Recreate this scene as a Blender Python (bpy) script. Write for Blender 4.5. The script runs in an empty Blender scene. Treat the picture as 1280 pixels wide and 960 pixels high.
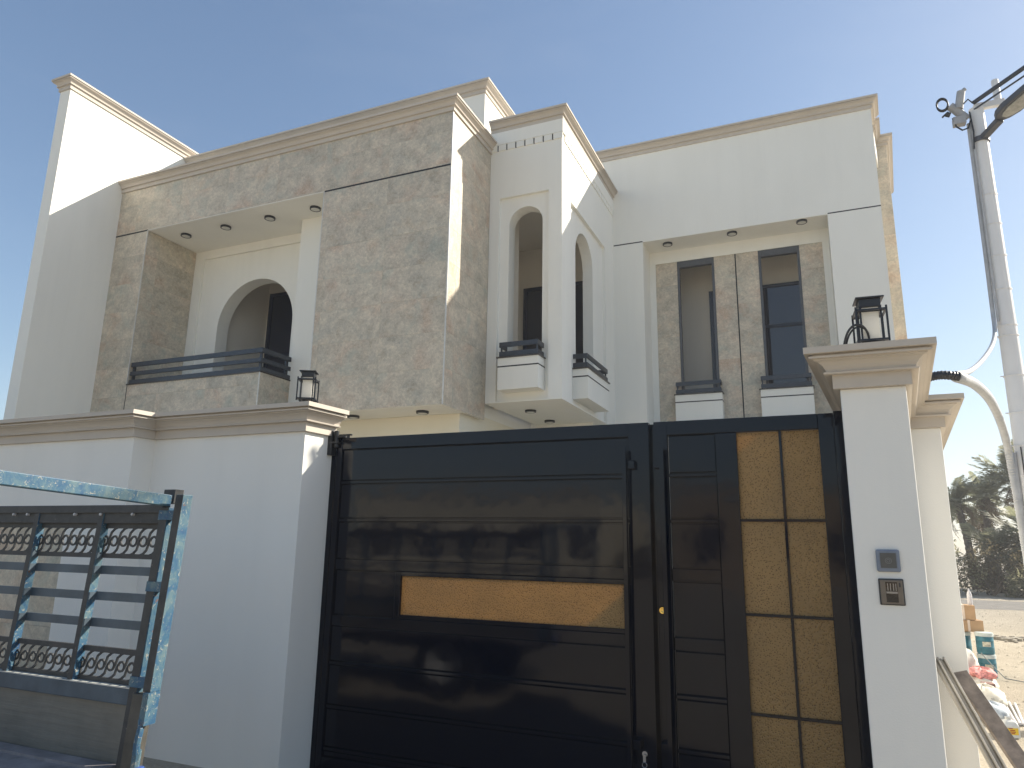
import bpy, math, random
from mathutils import Matrix, Vector
random.seed(7)
R = math.radians
S = bpy.context.scene
COL = S.collection

# ------------------------------------------------------------------ camera
EYE = (0.0, 0.0, 1.6)
PIT, ROL, YAW, FPX = R(12.65), R(0.93), R(23.46), 884.0
def cam_axis(x2, u2, f):
    x = x2*math.cos(ROL) - u2*math.sin(ROL); u = x2*math.sin(ROL) + u2*math.cos(ROL)
    y = f*math.cos(PIT) - u*math.sin(PIT); z = f*math.sin(PIT) + u*math.cos(PIT)
    return Vector((x*math.cos(YAW) - y*math.sin(YAW), x*math.sin(YAW) + y*math.cos(YAW), z))
cr, cu, cf = cam_axis(1, 0, 0), cam_axis(0, 1, 0), cam_axis(0, 0, 1)
cd = bpy.data.cameras.new("camera"); cam = bpy.data.objects.new("camera", cd); COL.objects.link(cam)
cd.sensor_width = 36.0; cd.lens = FPX/1280*36; cd.clip_start = 0.05; cd.clip_end = 2000
m = Matrix((cr, cu, -cf)).transposed().to_4x4(); m.translation = EYE
cam.matrix_world = m
S.camera = cam

# ------------------------------------------------------------------ sky and sun
SUN_EL, SUN_AZ = R(33.0), R(52.5)          # azimuth clockwise from +Y
w = bpy.data.worlds.new("World"); S.world = w; w.use_nodes = True
nt = w.node_tree
sky = nt.nodes.new('ShaderNodeTexSky'); sky.sky_type = 'NISHITA'; sky.sun_disc = False
sky.sun_elevation = SUN_EL; sky.sun_rotation = SUN_AZ
sky.air_density = 1.0; sky.dust_density = 0.8; sky.ozone_density = 2.0; sky.altitude = 0
# tone curve on the sky colour: its bright parts roll off, with faint high wisps
def vm(op, a, b):
    nd = nt.nodes.new('ShaderNodeVectorMath'); nd.operation = op
    for i, v in ((0, a), (1, b)):
        if hasattr(v, 'is_output'): nt.links.new(v, nd.inputs[i])
        else: nd.inputs[i].default_value = (v, v, v)
    return nd.outputs[0]
KS = 0.26*0.22
rolled = vm('MULTIPLY', vm('DIVIDE', sky.outputs[0], vm('ADD', vm('MULTIPLY', sky.outputs[0], KS), 1.0)), 0.90)
tc = nt.nodes.new('ShaderNodeTexCoord'); mpg = nt.nodes.new('ShaderNodeMapping'); mpg.inputs['Scale'].default_value = (1.0, 1.0, 3.2); nt.links.new(tc.outputs['Generated'], mpg.inputs[0])
wn = nt.nodes.new('ShaderNodeTexNoise'); wn.inputs['Scale'].default_value = 2.2; wn.inputs['Detail'].default_value = 7; wn.inputs['Roughness'].default_value = 0.6; wn.inputs['Distortion'].default_value = 0.8
nt.links.new(mpg.outputs[0], wn.inputs['Vector'])
wr = nt.nodes.new('ShaderNodeMapRange'); nt.links.new(wn.outputs['Fac'], wr.inputs[0]); wr.inputs[1].default_value = 0.5; wr.inputs[2].default_value = 0.8; wr.inputs[4].default_value = 0.04
wm = nt.nodes.new('ShaderNodeMix'); wm.data_type = 'RGBA'; nt.links.new(wr.outputs[0], wm.inputs[0]); nt.links.new(rolled, wm.inputs[6]); wm.inputs[7].default_value = (4.2, 4.3, 4.4, 1)
nt.links.new(wm.outputs[2], nt.nodes['Background'].inputs[0])
nt.nodes['Background'].inputs[1].default_value = 0.11
sl = bpy.data.lights.new("sun", 'SUN'); sl.energy = 4.2; sl.angle = R(0.6); sl.color = (1.0, 0.92, 0.78)
so = bpy.data.objects.new("sun", sl); COL.objects.link(so)
sd = Vector((math.cos(SUN_EL)*math.sin(SUN_AZ), math.cos(SUN_EL)*math.cos(SUN_AZ), math.sin(SUN_EL)))
so.rotation_euler = sd.to_track_quat('Z', 'Y').to_euler(); so.location = (20, 20, 30)
S.view_settings.view_transform = 'Standard'; S.view_settings.look = 'None'
S.view_settings.gamma = 1.0; S.view_settings.exposure = 1.10
S.cycles.max_bounces = 8; S.cycles.diffuse_bounces = 5; S.cycles.transparent_max_bounces = 12

# ------------------------------------------------------------------ materials
def lin(c):
    return tuple(((v/255)/12.92 if v/255 <= 0.04045 else ((v/255+0.055)/1.055)**2.4) for v in c) + (1,)
class M:
    def __init__(s, name):
        s.m = bpy.data.materials.new(name); s.m.use_nodes = True; s.t = s.m.node_tree
        s.b = s.t.nodes['Principled BSDF']
    def n(s, t, **kw):
        nd = s.t.nodes.new(t)
        for k, v in kw.items():
            if hasattr(nd, k): setattr(nd, k, v)
            else: nd.inputs[k].default_value = v
        return nd
    def l(s, a, b): s.t.links.new(a, b)
    def noise(s, vec, scale, detail=4, rough=0.55, dist=0.0):
        nd = s.n('ShaderNodeTexNoise'); nd.inputs['Scale'].default_value = scale
        nd.inputs['Detail'].default_value = detail; nd.inputs['Roughness'].default_value = rough
        nd.inputs['Distortion'].default_value = dist
        s.l(vec, nd.inputs['Vector']); return nd.outputs['Fac']
    def ramp(s, fac, stops, interp='LINEAR'):
        nd = s.n('ShaderNodeValToRGB'); cr_ = nd.color_ramp; cr_.interpolation = interp
        while len(cr_.elements) < len(stops): cr_.elements.new(0.5)
        for e, (p, c) in zip(cr_.elements, stops):
            e.position = p; e.color = c if len(c) == 4 else tuple(c) + (1,)
        s.l(fac, nd.inputs[0]); return nd.outputs[0]
    def mix(s, fac, a, b, mode='MIX'):
        nd = s.n('ShaderNodeMix'); nd.data_type = 'RGBA'; nd.blend_type = mode
        for i, v in ((0, fac), (6, a), (7, b)):
            if hasattr(v, 'is_output'): s.l(v, nd.inputs[i])
            else: nd.inputs[i].default_value = v if i == 0 or len(v) == 4 else tuple(v) + (1,)
        return nd.outputs[2]
    def bump(s, h, strength=0.2, dist=0.01):
        nd = s.n('ShaderNodeBump'); nd.inputs['Strength'].default_value = strength
        nd.inputs['Distance'].default_value = dist
        s.l(h, nd.inputs['Height']); s.l(nd.outputs[0], s.b.inputs['Normal'])
    def pos(s): return s.n('ShaderNodeNewGeometry').outputs['Position']
    def obj(s): return s.n('ShaderNodeTexCoord').outputs['Object']
    def set(s, **kw):
        for k, v in kw.items():
            k = {'color': 'Base Color', 'rough': 'Roughness', 'metal': 'Metallic', 'spec': 'Specular IOR Level',
                 'coat': 'Coat Weight', 'coatr': 'Coat Roughness', 'trans': 'Transmission Weight', 'ior': 'IOR',
                 'alpha': 'Alpha'}[k]
            if hasattr(v, 'is_output'): s.l(v, s.b.inputs[k])
            else: s.b.inputs[k].default_value = v
        return s

def plaster(name, c1, c2, bump=0.12):
    a = M(name); p = a.pos()
    mp = a.n('ShaderNodeMapping'); mp.inputs['Scale'].default_value = (1, 1, 0.35); a.l(p, mp.inputs[0])
    big = a.noise(mp.outputs[0], 0.9, 5, 0.6)
    col = a.ramp(big, [(0.3, c1), (0.7, c2)])
    fine = a.noise(p, 140, 3, 0.6)
    mid = a.noise(p, 9, 4, 0.6)
    add = a.n('ShaderNodeMath', operation='ADD'); a.l(fine, add.inputs[0]); a.l(mid, add.inputs[1])
    mq = a.n('ShaderNodeMapping'); mq.inputs['Scale'].default_value = (3.5, 3.5, 0.22); a.l(p, mq.inputs[0])
    st = a.noise(mq.outputs[0], 1.6, 6, 0.65)
    col = a.mix(a.ramp(st, [(0.50, (0,)*3), (0.80, (0.14,)*3)]), col, tuple(x*0.80 for x in c1))
    a.set(color=col, rough=0.85, spec=0.25); a.bump(add.outputs[0], bump, 0.004)
    return a.m
WHITE = plaster('white_render', (0.79, 0.775, 0.715), (0.84, 0.825, 0.765))
WALLW = plaster('boundary_render', (0.78, 0.765, 0.72), (0.83, 0.815, 0.77), 0.2)
BEIGE = plaster('beige_moulding', (0.50, 0.45, 0.39), (0.56, 0.505, 0.44), 0.06)
SANDW = plaster('sand_render', (0.42, 0.33, 0.23), (0.50, 0.40, 0.29))
WARM = plaster('cream_render', (0.74, 0.69, 0.60), (0.79, 0.74, 0.66))
CREAM = plaster('pale_cream_render', (0.74, 0.69, 0.56), (0.79, 0.74, 0.61))

def stone_mat():
    a = M('stone_tile'); oi = a.n('ShaderNodeObjectInfo')
    sc = a.n('ShaderNodeVectorMath', operation='SCALE'); sc.inputs['Scale'].default_value = 1.0
    cmb = a.n('ShaderNodeCombineXYZ')
    mu = a.n('ShaderNodeMath', operation='MULTIPLY'); mu.inputs[1].default_value = 37.0
    a.l(oi.outputs['Random'], mu.inputs[0])
    for i in range(3): a.l(mu.outputs[0], cmb.inputs[i])
    ad = a.n('ShaderNodeVectorMath', operation='ADD'); a.l(a.obj(), ad.inputs[0]); a.l(cmb.outputs[0], ad.inputs[1])
    v = ad.outputs[0]
    n1 = a.noise(v, 1.5, 5, 0.55, 0.5)
    n2 = a.noise(v, 4.2, 8, 0.66, 0.5)
    n3 = a.noise(v, 22, 6, 0.7, 0.4)
    c1 = a.ramp(n1, [(0.30, lin((150, 147, 134))), (0.45, lin((174, 165, 145))), (0.56, lin((182, 169, 149))), (0.70, lin((178, 144, 116)))])
    c2 = a.ramp(n2, [(0.33, lin((140, 128, 113))), (0.50, lin((174, 164, 149))), (0.66, lin((204, 190, 168)))])
    c = a.mix(0.5, c1, c2)
    # thin pale and dark veins
    for sc_, wd, st_, colv, ds in ((3.4, .016, .34, (206, 194, 170), 1.6), (8.5, .028, .26, (214, 202, 178), 1.2), (6.0, .02, .26, (112, 98, 82), 2.0)):
        vn = a.noise(v, sc_, 8, 0.6, ds)
        sb = a.n('ShaderNodeMath', operation='SUBTRACT'); a.l(vn, sb.inputs[0]); sb.inputs[1].default_value = 0.5
        ab = a.n('ShaderNodeMath', operation='ABSOLUTE'); a.l(sb.outputs[0], ab.inputs[0])
        vein = a.ramp(ab.outputs[0], [(0.0, (st_,)*3), (wd, (0, 0, 0))])
        c = a.mix(vein, c, lin(colv))
    pb = a.noise(v, 2.6, 5, 0.6, 0.3)
    c = a.mix(a.ramp(pb, [(0.56, (0,)*3), (0.70, (0.30,)*3)]), c, lin((168, 142, 112)))
    pg = a.noise(v, 1.9, 5, 0.6, 0.9)
    c = a.mix(a.ramp(pg, [(0.54, (0,)*3), (0.68, (0.45,)*3)]), c, lin((150, 156, 144)))
    g = a.ramp(n3, [(0.32, (0.84, 0.83, 0.80)), (0.68, (1.16, 1.14, 1.08))])
    c = a.mix(1.0, c, g, 'MULTIPLY')
    tone = a.n('ShaderNodeMapRange'); a.l(oi.outputs['Random'], tone.inputs[0])
    tone.inputs[3].default_value = 1.18; tone.inputs[4].default_value = 1.32
    cc = a.n('ShaderNodeCombineColor')
    for i in range(3): a.l(tone.outputs[0], cc.inputs[i])
    c = a.mix(1.0, c, cc.outputs[0], 'MULTIPLY'); c = a.mix(1.0, c, (0.96, 0.985, 1.06), 'MULTIPLY')
    a.set(color=c, rough=0.42, spec=0.4); a.bump(n3, 0.05, 0.003)
    return a.m
STONE = stone_mat()

def simple(name, c, rough=0.5, metal=0.0, spec=0.5, var=0.12, scale=12, bump=0.0, coat=0.0):
    a = M(name); n = a.noise(a.pos(), scale, 4, 0.6)
    lo = tuple(x*(1-var) for x in c[:3]); hi = tuple(min(1, x*(1+var)) for x in c[:3])
    a.set(color=a.ramp(n, [(0.3, lo), (0.7, hi)]), rough=rough, metal=metal, spec=spec, coat=coat)
    if bump: a.bump(n, bump, 0.004)
    return a.m
GROOVE = simple('black_groove', (0.015, 0.016, 0.018), 0.6)
TRIM = simple('silver_trim', (0.62, 0.60, 0.56), 0.35, 0.3)
DGREY = simple('charcoal_metal', (0.035, 0.042, 0.055), 0.32, 0.2, var=0.2)
LANT = simple('lantern_black', (0.012, 0.014, 0.02), 0.35)
ALU = simple('grey_aluminium', (0.075, 0.078, 0.085), 0.4, 0.2)
MARBLE = simple('dark_sill_marble', (0.05, 0.042, 0.038), 0.25, var=0.5, scale=40)
NAVY = M('navy_glass').set(color=(0.006, 0.012, 0.035, 1), rough=0.05, spec=0.8).m
NAVYF = simple('navy_frame', (0.012, 0.018, 0.04), 0.3)
POLEM = simple('white_pole_paint', (0.76, 0.75, 0.74), 0.5, var=0.03, scale=3)
PIPE = simple('grey_conduit', (0.44, 0.45, 0.465), 0.5)
BLACKP = simple('black_plastic', (0.018, 0.020, 0.024), 0.45)
GREYL = simple('lamp_grey', (0.07, 0.075, 0.09), 0.45)
LENS = simple('lamp_lens', (0.30, 0.30, 0.28), 0.2, var=0.3, scale=18)
fr_ = M('frosted_glass'); fr_.set(color=(.80, .79, .74, 1), rough=.3); tr_ = fr_.n('ShaderNodeBsdfTranslucent'); tr_.inputs['Color'].default_value = (.85, .83, .78, 1)
mx_ = fr_.n('ShaderNodeMixShader'); mx_.inputs[0].default_value = .5; fr_.l(fr_.b.outputs[0], mx_.inputs[1]); fr_.l(tr_.outputs[0], mx_.inputs[2]); fr_.l(mx_.outputs[0], fr_.t.nodes['Material Output'].inputs['Surface'])
FROST = fr_.m
DISC = simple('downlight_diffuser', (0.60, 0.59, 0.55), 0.5)
BRASS = M('brass').set(color=(0.75, 0.52, 0.14, 1), rough=0.18, metal=1.0).m
STEEL = M('key_steel').set(color=(0.7, 0.7, 0.7, 1), rough=0.2, metal=1.0).m

def gate_paint():
    a = M('gate_black_gloss'); n = a.noise(a.pos(), 2.2, 3, 0.5); f = a.noise(a.pos(), 60, 4, 0.6)
    rr = a.n('ShaderNodeMapRange'); a.l(f, rr.inputs[0]); rr.inputs[3].default_value = 0.05; rr.inputs[4].default_value = 0.12
    a.set(color=(0.0016, 0.0034, 0.0105, 1), rough=rr.outputs[0], spec=0.30); a.bump(n, 0.35, 0.012)
    return a.m
GATE = gate_paint()
def gold_glass():
    a = M('amber_patterned_glass'); p = a.obj()
    v = a.n('ShaderNodeTexVoronoi'); v.inputs['Scale'].default_value = 95; v.inputs['Randomness'].default_value = 1.0
    nv = a.noise(p, 60, 3, 0.6); mixv = a.n('ShaderNodeVectorMath', operation='SCALE'); mixv.inputs['Scale'].default_value = 1.0
    a.l(p, mixv.inputs[0]); a.l(mixv.outputs[0], v.inputs['Vector'])
    big = a.noise(p, 3.0, 4, 0.6)
    c = a.ramp(v.outputs['Distance'], [(0.10, (0.11, 0.062, 0.02)), (0.40, (0.55, 0.345, 0.13))])
    c = a.mix(a.ramp(big, [(0.3, (0.0,)*3), (0.8, (0.5,)*3)]), c, (0.30, 0.19, 0.075))
    a.set(color=c, rough=0.22, spec=0.6); a.bump(v.outputs['Distance'], 0.9, 0.004)
    tr = a.n('ShaderNodeBsdfTranslucent'); a.l(c, tr.inputs['Color']); mx = a.n('ShaderNodeMixShader'); mx.inputs[0].default_value = 0.40
    a.l(a.b.outputs[0], mx.inputs[1]); a.l(tr.outputs[0], mx.inputs[2]); a.l(mx.outputs[0], a.t.nodes['Material Output'].inputs['Surface'])
    return a.m
GOLD = gold_glass()
def ground_mat():
    a = M('sandy_ground'); p = a.pos()
    n = a.noise(p, 0.35, 6, 0.6); d = a.noise(p, 3.5, 8, 0.72, 0.5); f = a.noise(p, 45, 4, 0.7)
    c = a.ramp(n, [(0.3, (0.50, 0.44, 0.35)), (0.7, (0.60, 0.54, 0.44))])
    c = a.mix(a.ramp(d, [(0.35, (0.55,)*3), (0.6, (0,)*3)]), c, (0.42, 0.36, 0.275))
    g = a.ramp(f, [(0.3, (0.8,)*3), (0.7, (1.1,)*3)])
    c = a.mix(1.0, c, g, 'MULTIPLY')
    ad = a.n('ShaderNodeMath', operation='ADD'); a.l(d, ad.inputs[0]); a.l(f, ad.inputs[1])
    a.set(color=c, rough=0.95, spec=0.1); a.bump(ad.outputs[0], 0.8, 0.05)
    return a.m
SAND = ground_mat()
ASPH = simple('dusty_shaded_asphalt', (0.19, 0.175, 0.155), 0.9, var=0.25, scale=3, bump=0.3)  # dark tone includes the shade of the trees, put into the colour
def blue_paint():
    a = M('worn_blue_paint'); p = a.pos()
    mp = a.n('ShaderNodeMapping'); mp.inputs['Scale'].default_value = (1, 1, 0.8); a.l(p, mp.inputs[0])
    n = a.noise(mp.outputs[0], 11, 8, 0.75, 0.6); s = a.noise(p, 60, 8, 0.8, 0.8)
    c = a.ramp(n, [(0.33, lin((26, 66, 106))), (0.47, lin((46, 86, 112))), (0.58, lin((80, 106, 116))), (0.72, lin((104, 120, 120)))])
    c = a.mix(a.ramp(s, [(0.57, (0,)*3), (0.61, (0.9,)*3)]), c, lin((160, 156, 142)))
    r = a.noise(p, 16, 6, 0.7)
    c = a.mix(a.ramp(r, [(0.63, (0,)*3), (0.68, (1,)*3)]), c, lin((120, 78, 52)))
    a.set(color=c, rough=0.55); a.bump(s, 0.25, 0.003)
    return a.m
BLUE = blue_paint()
def dark_truck():
    a = M('grimy_dark_paint'); p = a.pos(); n = a.noise(p, 14, 7, 0.7, 0.4); r = a.noise(p, 40, 6, 0.75)
    c = a.ramp(n, [(0.3, (0.022, 0.024, 0.026)), (0.6, (0.045, 0.047, 0.048)), (0.78, (0.075, 0.055, 0.045))])
    c = a.mix(a.ramp(r, [(0.66, (0,)*3), (0.70, (1,)*3)]), c, (0.25, 0.22, 0.19))
    a.set(color=c, rough=0.6); a.bump(r, 0.3, 0.003)
    return a.m
DTRUCK = dark_truck()
SLATE = simple('slate_blue_slat_paint', (0.055, 0.080, 0.105), 0.5, var=0.25, scale=9)
def bed_mat():
    a = M('scratched_dirty_sheet'); p = a.obj(); n = a.noise(p, 3, 6, 0.7)
    mp = a.n('ShaderNodeMapping'); mp.inputs['Scale'].default_value = (1, 1, 14); a.l(p, mp.inputs[0])
    st = a.noise(mp.outputs[0], 2.5, 5, 0.6)
    c = a.ramp(n, [(0.3, (0.12, 0.118, 0.105)), (0.7, (0.20, 0.195, 0.17))])
    c = a.mix(a.ramp(st, [(0.45, (0,)*3), (0.75, (0.45,)*3)]), c, (0.20, 0.185, 0.155))
    s = a.noise(p, 30, 6, 0.8)
    c = a.mix(a.ramp(s, [(0.68, (0,)*3), (0.72, (0.8,)*3)]), c, (0.33, 0.32, 0.30))
    a.set(color=c, rough=0.55, metal=0.2); a.bump(st, 0.3, 0.01)
    return a.m
BEDM = bed_mat()
TYRE = simple('tyre_rubber', (0.02, 0.02, 0.02), 0.8)
CHROME = M('worn_blue_latch').set(color=(0.05, 0.12, 0.42, 1), rough=0.35, metal=0.3).m

# ------------------------------------------------------------------ mesh helpers
class MB:
    def __init__(s, fr=None): s.v = []; s.f = []; s.mi = []; s.fr = fr
    def _t(s, p): return s.fr(p) if s.fr else p
    def add(s, vs, fs, mi=0):
        b = len(s.v); s.v += [tuple(s._t(p)) for p in vs]; s.f += [tuple(i+b for i in f) for f in fs]; s.mi += [mi]*len(fs)
        return s
    def box(s, x0, x1, y0, y1, z0, z1, mi=0):
        v = [(x0,y0,z0),(x1,y0,z0),(x1,y1,z0),(x0,y1,z0),(x0,y0,z1),(x1,y0,z1),(x1,y1,z1),(x0,y1,z1)]
        return s.add(v, [(0,3,2,1),(4,5,6,7),(0,1,5,4),(1,2,6,5),(2,3,7,6),(3,0,4,7)], mi)
    def prism(s, poly, z0, z1, mi=0):
        n = len(poly); v = [(x, y, z0) for x, y in poly] + [(x, y, z1) for x, y in poly]
        return s.add(v, [tuple(range(n))[::-1], tuple(range(n, 2*n))] + [(i, (i+1) % n, n+(i+1) % n, n+i) for i in range(n)], mi)
    def tube(s, pts, r, n=10, cap=True, mi=0, r2=None):
        pts = [Vector(p) for p in pts]; L = len(pts); rings = []
        up = None
        for i, p in enumerate(pts):
            d = (pts[min(i+1, L-1)] - pts[max(i-1, 0)]).normalized()
            if up is None:
                up = Vector((0, 0, 1)) if abs(d.z) < 0.9 else Vector((1, 0, 0))
            a = d.cross(up).normalized(); b = a.cross(d).normalized(); up = b
            rr = r[i] if isinstance(r, (list, tuple)) else (r if r2 is None else r + (r2-r)*i/(L-1))
            rings.append([p + a*rr*math.cos(2*math.pi*k/n) + b*rr*math.sin(2*math.pi*k/n) for k in range(n)])
        v = [q for rg in rings for q in rg]; f = []
        for i in range(L-1):
            for k in range(n): f.append((i*n+k, i*n+(k+1) % n, (i+1)*n+(k+1) % n, (i+1)*n+k))
        if cap: f += [tuple(range(n))[::-1], tuple(range((L-1)*n, L*n))]
        return s.add(v, f, mi)
    def bar(s, a, b, w, h, up=(0, 0, 1), mi=0):
        a, b = Vector(a), Vector(b); d = (b-a).normalized(); upv = Vector(up)
        x = d.cross(upv).normalized(); y = x.cross(d)
        v = []
        for p in (a, b):
            for sx, sy in ((-1, -1), (1, -1), (1, 1), (-1, 1)): v.append(p + x*sx*w/2 + y*sy*h/2)
        return s.add(v, [(0,3,2,1),(4,5,6,7),(0,1,5,4),(1,2,6,5),(2,3,7,6),(3,0,4,7)], mi)
    def lathe(s, prof, n=20, c=(0, 0, 0), mi=0):
        v = []; f = []
        for r, z in prof:
            for k in range(n):
                a = 2*math.pi*k/n; v.append((c[0]+r*math.cos(a), c[1]+r*math.sin(a), c[2]+z))
        for i in range(len(prof)-1):
            for k in range(n): f.append((i*n+k, i*n+(k+1) % n, (i+1)*n+(k+1) % n, (i+1)*n+k))
        return s.add(v, f, mi)
    def mesh(s, name, mats):
        me = bpy.data.meshes.new(name); me.from_pydata(s.v, [], s.f)
        for mm in (mats if isinstance(mats, (list, tuple)) else [mats]): me.materials.append(mm)
        if any(s.mi):
            me.polygons.foreach_set('material_index', s.mi)
        me.update(); return me
    def build(s, name, mats, parent=None, smooth=False, bevel=0, kind=None, label=None):
        me = s.mesh(name, mats)
        if smooth:
            me.polygons.foreach_set('use_smooth', [True]*len(me.polygons))
        o = bpy.data.objects.new(name, me); COL.objects.link(o)
        if parent: o.parent = parent
        if bevel:
            b = o.modifiers.new('bevel', 'BEVEL'); b.width = bevel; b.segments = 2; b.limit_method = 'ANGLE'; b.angle_limit = R(40)
        if smooth:
            e = o.modifiers.new('edges', 'EDGE_SPLIT'); e.split_angle = R(38)
        if kind: o['kind'] = kind
        if label: o['label'] = label
        return o
def tag(o, label=None, cat=None, group=None, kind=None):
    if label: o['label'] = label
    if cat: o['category'] = cat
    if group: o['group'] = group
    if kind: o['kind'] = kind
    return o
def thing(name, loc, label, cat, group=None, rz=0):
    o = bpy.data.objects.new(name, None); COL.objects.link(o); o.location = loc; o.rotation_euler = (0, 0, rz)
    return tag(o, label, cat, group)
def local(root):        # frame that turns world coordinates into the (unrotated) root's local ones
    L = Vector(root.location)
    return lambda p: Vector(p) - L
def place(me, name, parent, mat):
    o = bpy.data.objects.new(name, me); COL.objects.link(o); o.parent = parent; o.matrix_local = mat; return o

PROF = [(0, 0), (.20, .0), (.20, .35), (.44, .355), (.46, .40), (.36, .43), (.38, .48), (.46, .57), (.58, .65), (.72, .69), (.72, .72), (.86, .725), (.86, .78), (.74, .80), (.74, .83), (1.0, .835), (1.0, 1.0)]
def cornice(mb, path, z0, h, o, inner=0.25, mi=0):
    """moulding swept along a horizontal path; the outside is on the right of travel"""
    P = [Vector((x, y)) for x, y in path]; n = len(P)
    nor = []
    for i in range(n-1):
        d = (P[i+1]-P[i]).normalized(); nor.append(Vector((d.y, -d.x)))
    off = []
    for i in range(n):
        if i == 0: off.append(nor[0])
        elif i == n-1: off.append(nor[-1])
        else:
            a, b = nor[i-1], nor[i]; off.append((a+b)/(1+a.dot(b)))
    prof = [(a*o, z0+b*h) for a, b in PROF] + [(-inner, z0+h), (-inner, z0)]
    k = len(prof); v = []; f = []
    for i in range(n):
        for a, z in prof: v.append((P[i].x+off[i].x*a, P[i].y+off[i].y*a, z))
    for i in range(n-1):
        for j in range(k):
            f.append((i*k+j, (i+1)*k+j, (i+1)*k+(j+1) % k, i*k+(j+1) % k))
    f += [tuple(range(k)), tuple(range((n-1)*k, n*k))[::-1]]
    mb.add(v, f, mi)
def arch_panel(mb, x0, x1, z0, z1, a0, a1, sill, spring, d0, d1, fr, N=20, mi=0):
    """slab between depths d0 (front) and d1 with a round-headed opening; fr maps (s, z, d) to the world"""
    c = (a0+a1)/2; r = (a1-a0)/2
    arc = [(c-r*math.cos(math.pi*i/N), spring+r*math.sin(math.pi*i/N)) for i in range(N+1)]
    cols = []
    for d in (d0, d1):
        v = []; f = []
        def q(a, b, c_, e):
            n = len(v); v.extend([fr(p[0], p[1], d) for p in (a, b, c_, e)]); f.append((n, n+1, n+2, n+3))
        q((x0, z0), (a0, z0), (a0, z1), (x0, z1)); q((a1, z0), (x1, z0), (x1, z1), (a1, z1))
        if sill > z0: q((a0, z0), (a1, z0), (a1, sill), (a0, sill))
        for i in range(N): q(arc[i], arc[i+1], (arc[i+1][0], z1), (arc[i][0], z1))
        mb.add(v, f, mi)
    ring = [(a0, sill)] + arc + [(a1, sill)]
    v = []; f = []
    for p in ring: v += [fr(p[0], p[1], d0), fr(p[0], p[1], d1)]
    n = len(ring)
    for i in range(n): j = (i+1) % n; f.append((2*i, 2*j, 2*j+1, 2*i+1))
    mb.add(v, f, mi)
    out = [(x0, z0), (x1, z0), (x1, z1), (x0, z1)]; v = []; f = []
    for p in out: v += [fr(p[0], p[1], d0), fr(p[0], p[1], d1)]
    for i in range(4): j = (i+1) % 4; f.append((2*i, 2*j, 2*j+1, 2*i+1))
    mb.add(v, f, mi)
tile_cache = {}
def tiles(parent, org, u, v, W, H, tw, th, uo, vo, t=0.02, gap=0.0012, stagger=0.0):
    """stone tiles over the rectangle from org along u (W) and v (H); the outward normal is u x v"""
    u, v = Vector(u), Vector(v); nrm = u.cross(v); org = Vector(org); out = []
    us = [0.0]; x = uo % tw
    vs = []; y = vo % th
    yb = [0.0] + [y+th*i for i in range(int(H/th)+2) if 0.02 < y+th*i < H-0.02] + [H]
    for r_ in range(len(yb)-1):
        x = (uo + (stagger if r_ % 2 else 0)) % tw
        xb = [0.0] + [x+tw*i for i in range(int(W/tw)+2) if 0.02 < x+tw*i < W-0.02] + [W]
        for c_ in range(len(xb)-1):
            a, b, c, d = xb[c_], xb[c_+1], yb[r_], yb[r_+1]
            w_, h_ = round(b-a-gap, 4), round(d-c-gap, 4)
            if (w_, h_, t) not in tile_cache:
                e = 0.0012; mb = MB()
                mb.add([(-w_/2,-h_/2,0),(w_/2,-h_/2,0),(w_/2,h_/2,0),(-w_/2,h_/2,0),
                        (-w_/2,-h_/2,t-e),(w_/2,-h_/2,t-e),(w_/2,h_/2,t-e),(-w_/2,h_/2,t-e),
                        (-w_/2+e,-h_/2+e,t),(w_/2-e,-h_/2+e,t),(w_/2-e,h_/2-e,t),(-w_/2+e,h_/2-e,t)],
                       [(0,3,2,1),(8,9,10,11)] + [(i,(i+1)%4,4+(i+1)%4,4+i) for i in range(4)] + [(4+i,4+(i+1)%4,8+(i+1)%4,8+i) for i in range(4)])
                tile_cache[(w_, h_, t)] = mb.mesh('tile', STONE)
            cpos = org + u*(a+b)/2 + v*(c+d)/2 + nrm*random.uniform(-0.0006, 0.0006)
            mt = Matrix((u, v, nrm)).transposed().to_4x4(); mt.translation = cpos
            out.append(place(tile_cache[(w_, h_, t)], 'tile', parent, mt))
    return out

# ------------------------------------------------------------------ setting: ground, road
MB().box(-160, 160, -160, 260, -0.5, 0.0).build('ground', SAND, kind='structure')
mb = MB()
rows = []
for i in range(61):
    x = -60+i*2.6
    rows.append((x, 23.7+0.5*math.sin(x*0.21)+random.uniform(-.15, .15), 28.0+0.45*math.sin(x*0.17+1)+random.uniform(-.15, .15)))
v = [(x, a, 0.004) for x, a, b in rows] + [(x, b, 0.004) for x, a, b in rows]
mb.add(v, [(i, i+1, 62+i, 61+i) for i in range(60)])
mb.build('road', ASPH, kind='structure')  # dark strip: road surface with tree shade painted into it

# ------------------------------------------------------------------ HOUSE
YF, YB, YD = 9.09, 10.55, 13.85
XL, XB, XC, XR = -12.79, -5.07, -3.70, 1.44
house = thing('house', (-6, 12, 0), 'new two storey white villa with grey beige stone cladding and arched openings', 'house')
HL = local(house)
def hb(): return MB(HL)
SK = 0.0893                                     # the plot's side line leans this much per metre
# massing walls
mb = hb(); mb.box(XL, -5.18, 9.86, 13.8, 0, 3.70); mb.build('ground_floor_wall', CREAM, house)
mb = hb(); mb.box(-5.1795, -3.9, 12.9, 13.84, 0, 3.95); mb.box(-5.6, -5.1795, 10.6, 13.84, 3.69, 3.95); mb.build('ground_floor_wall', WHITE, house)
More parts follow.
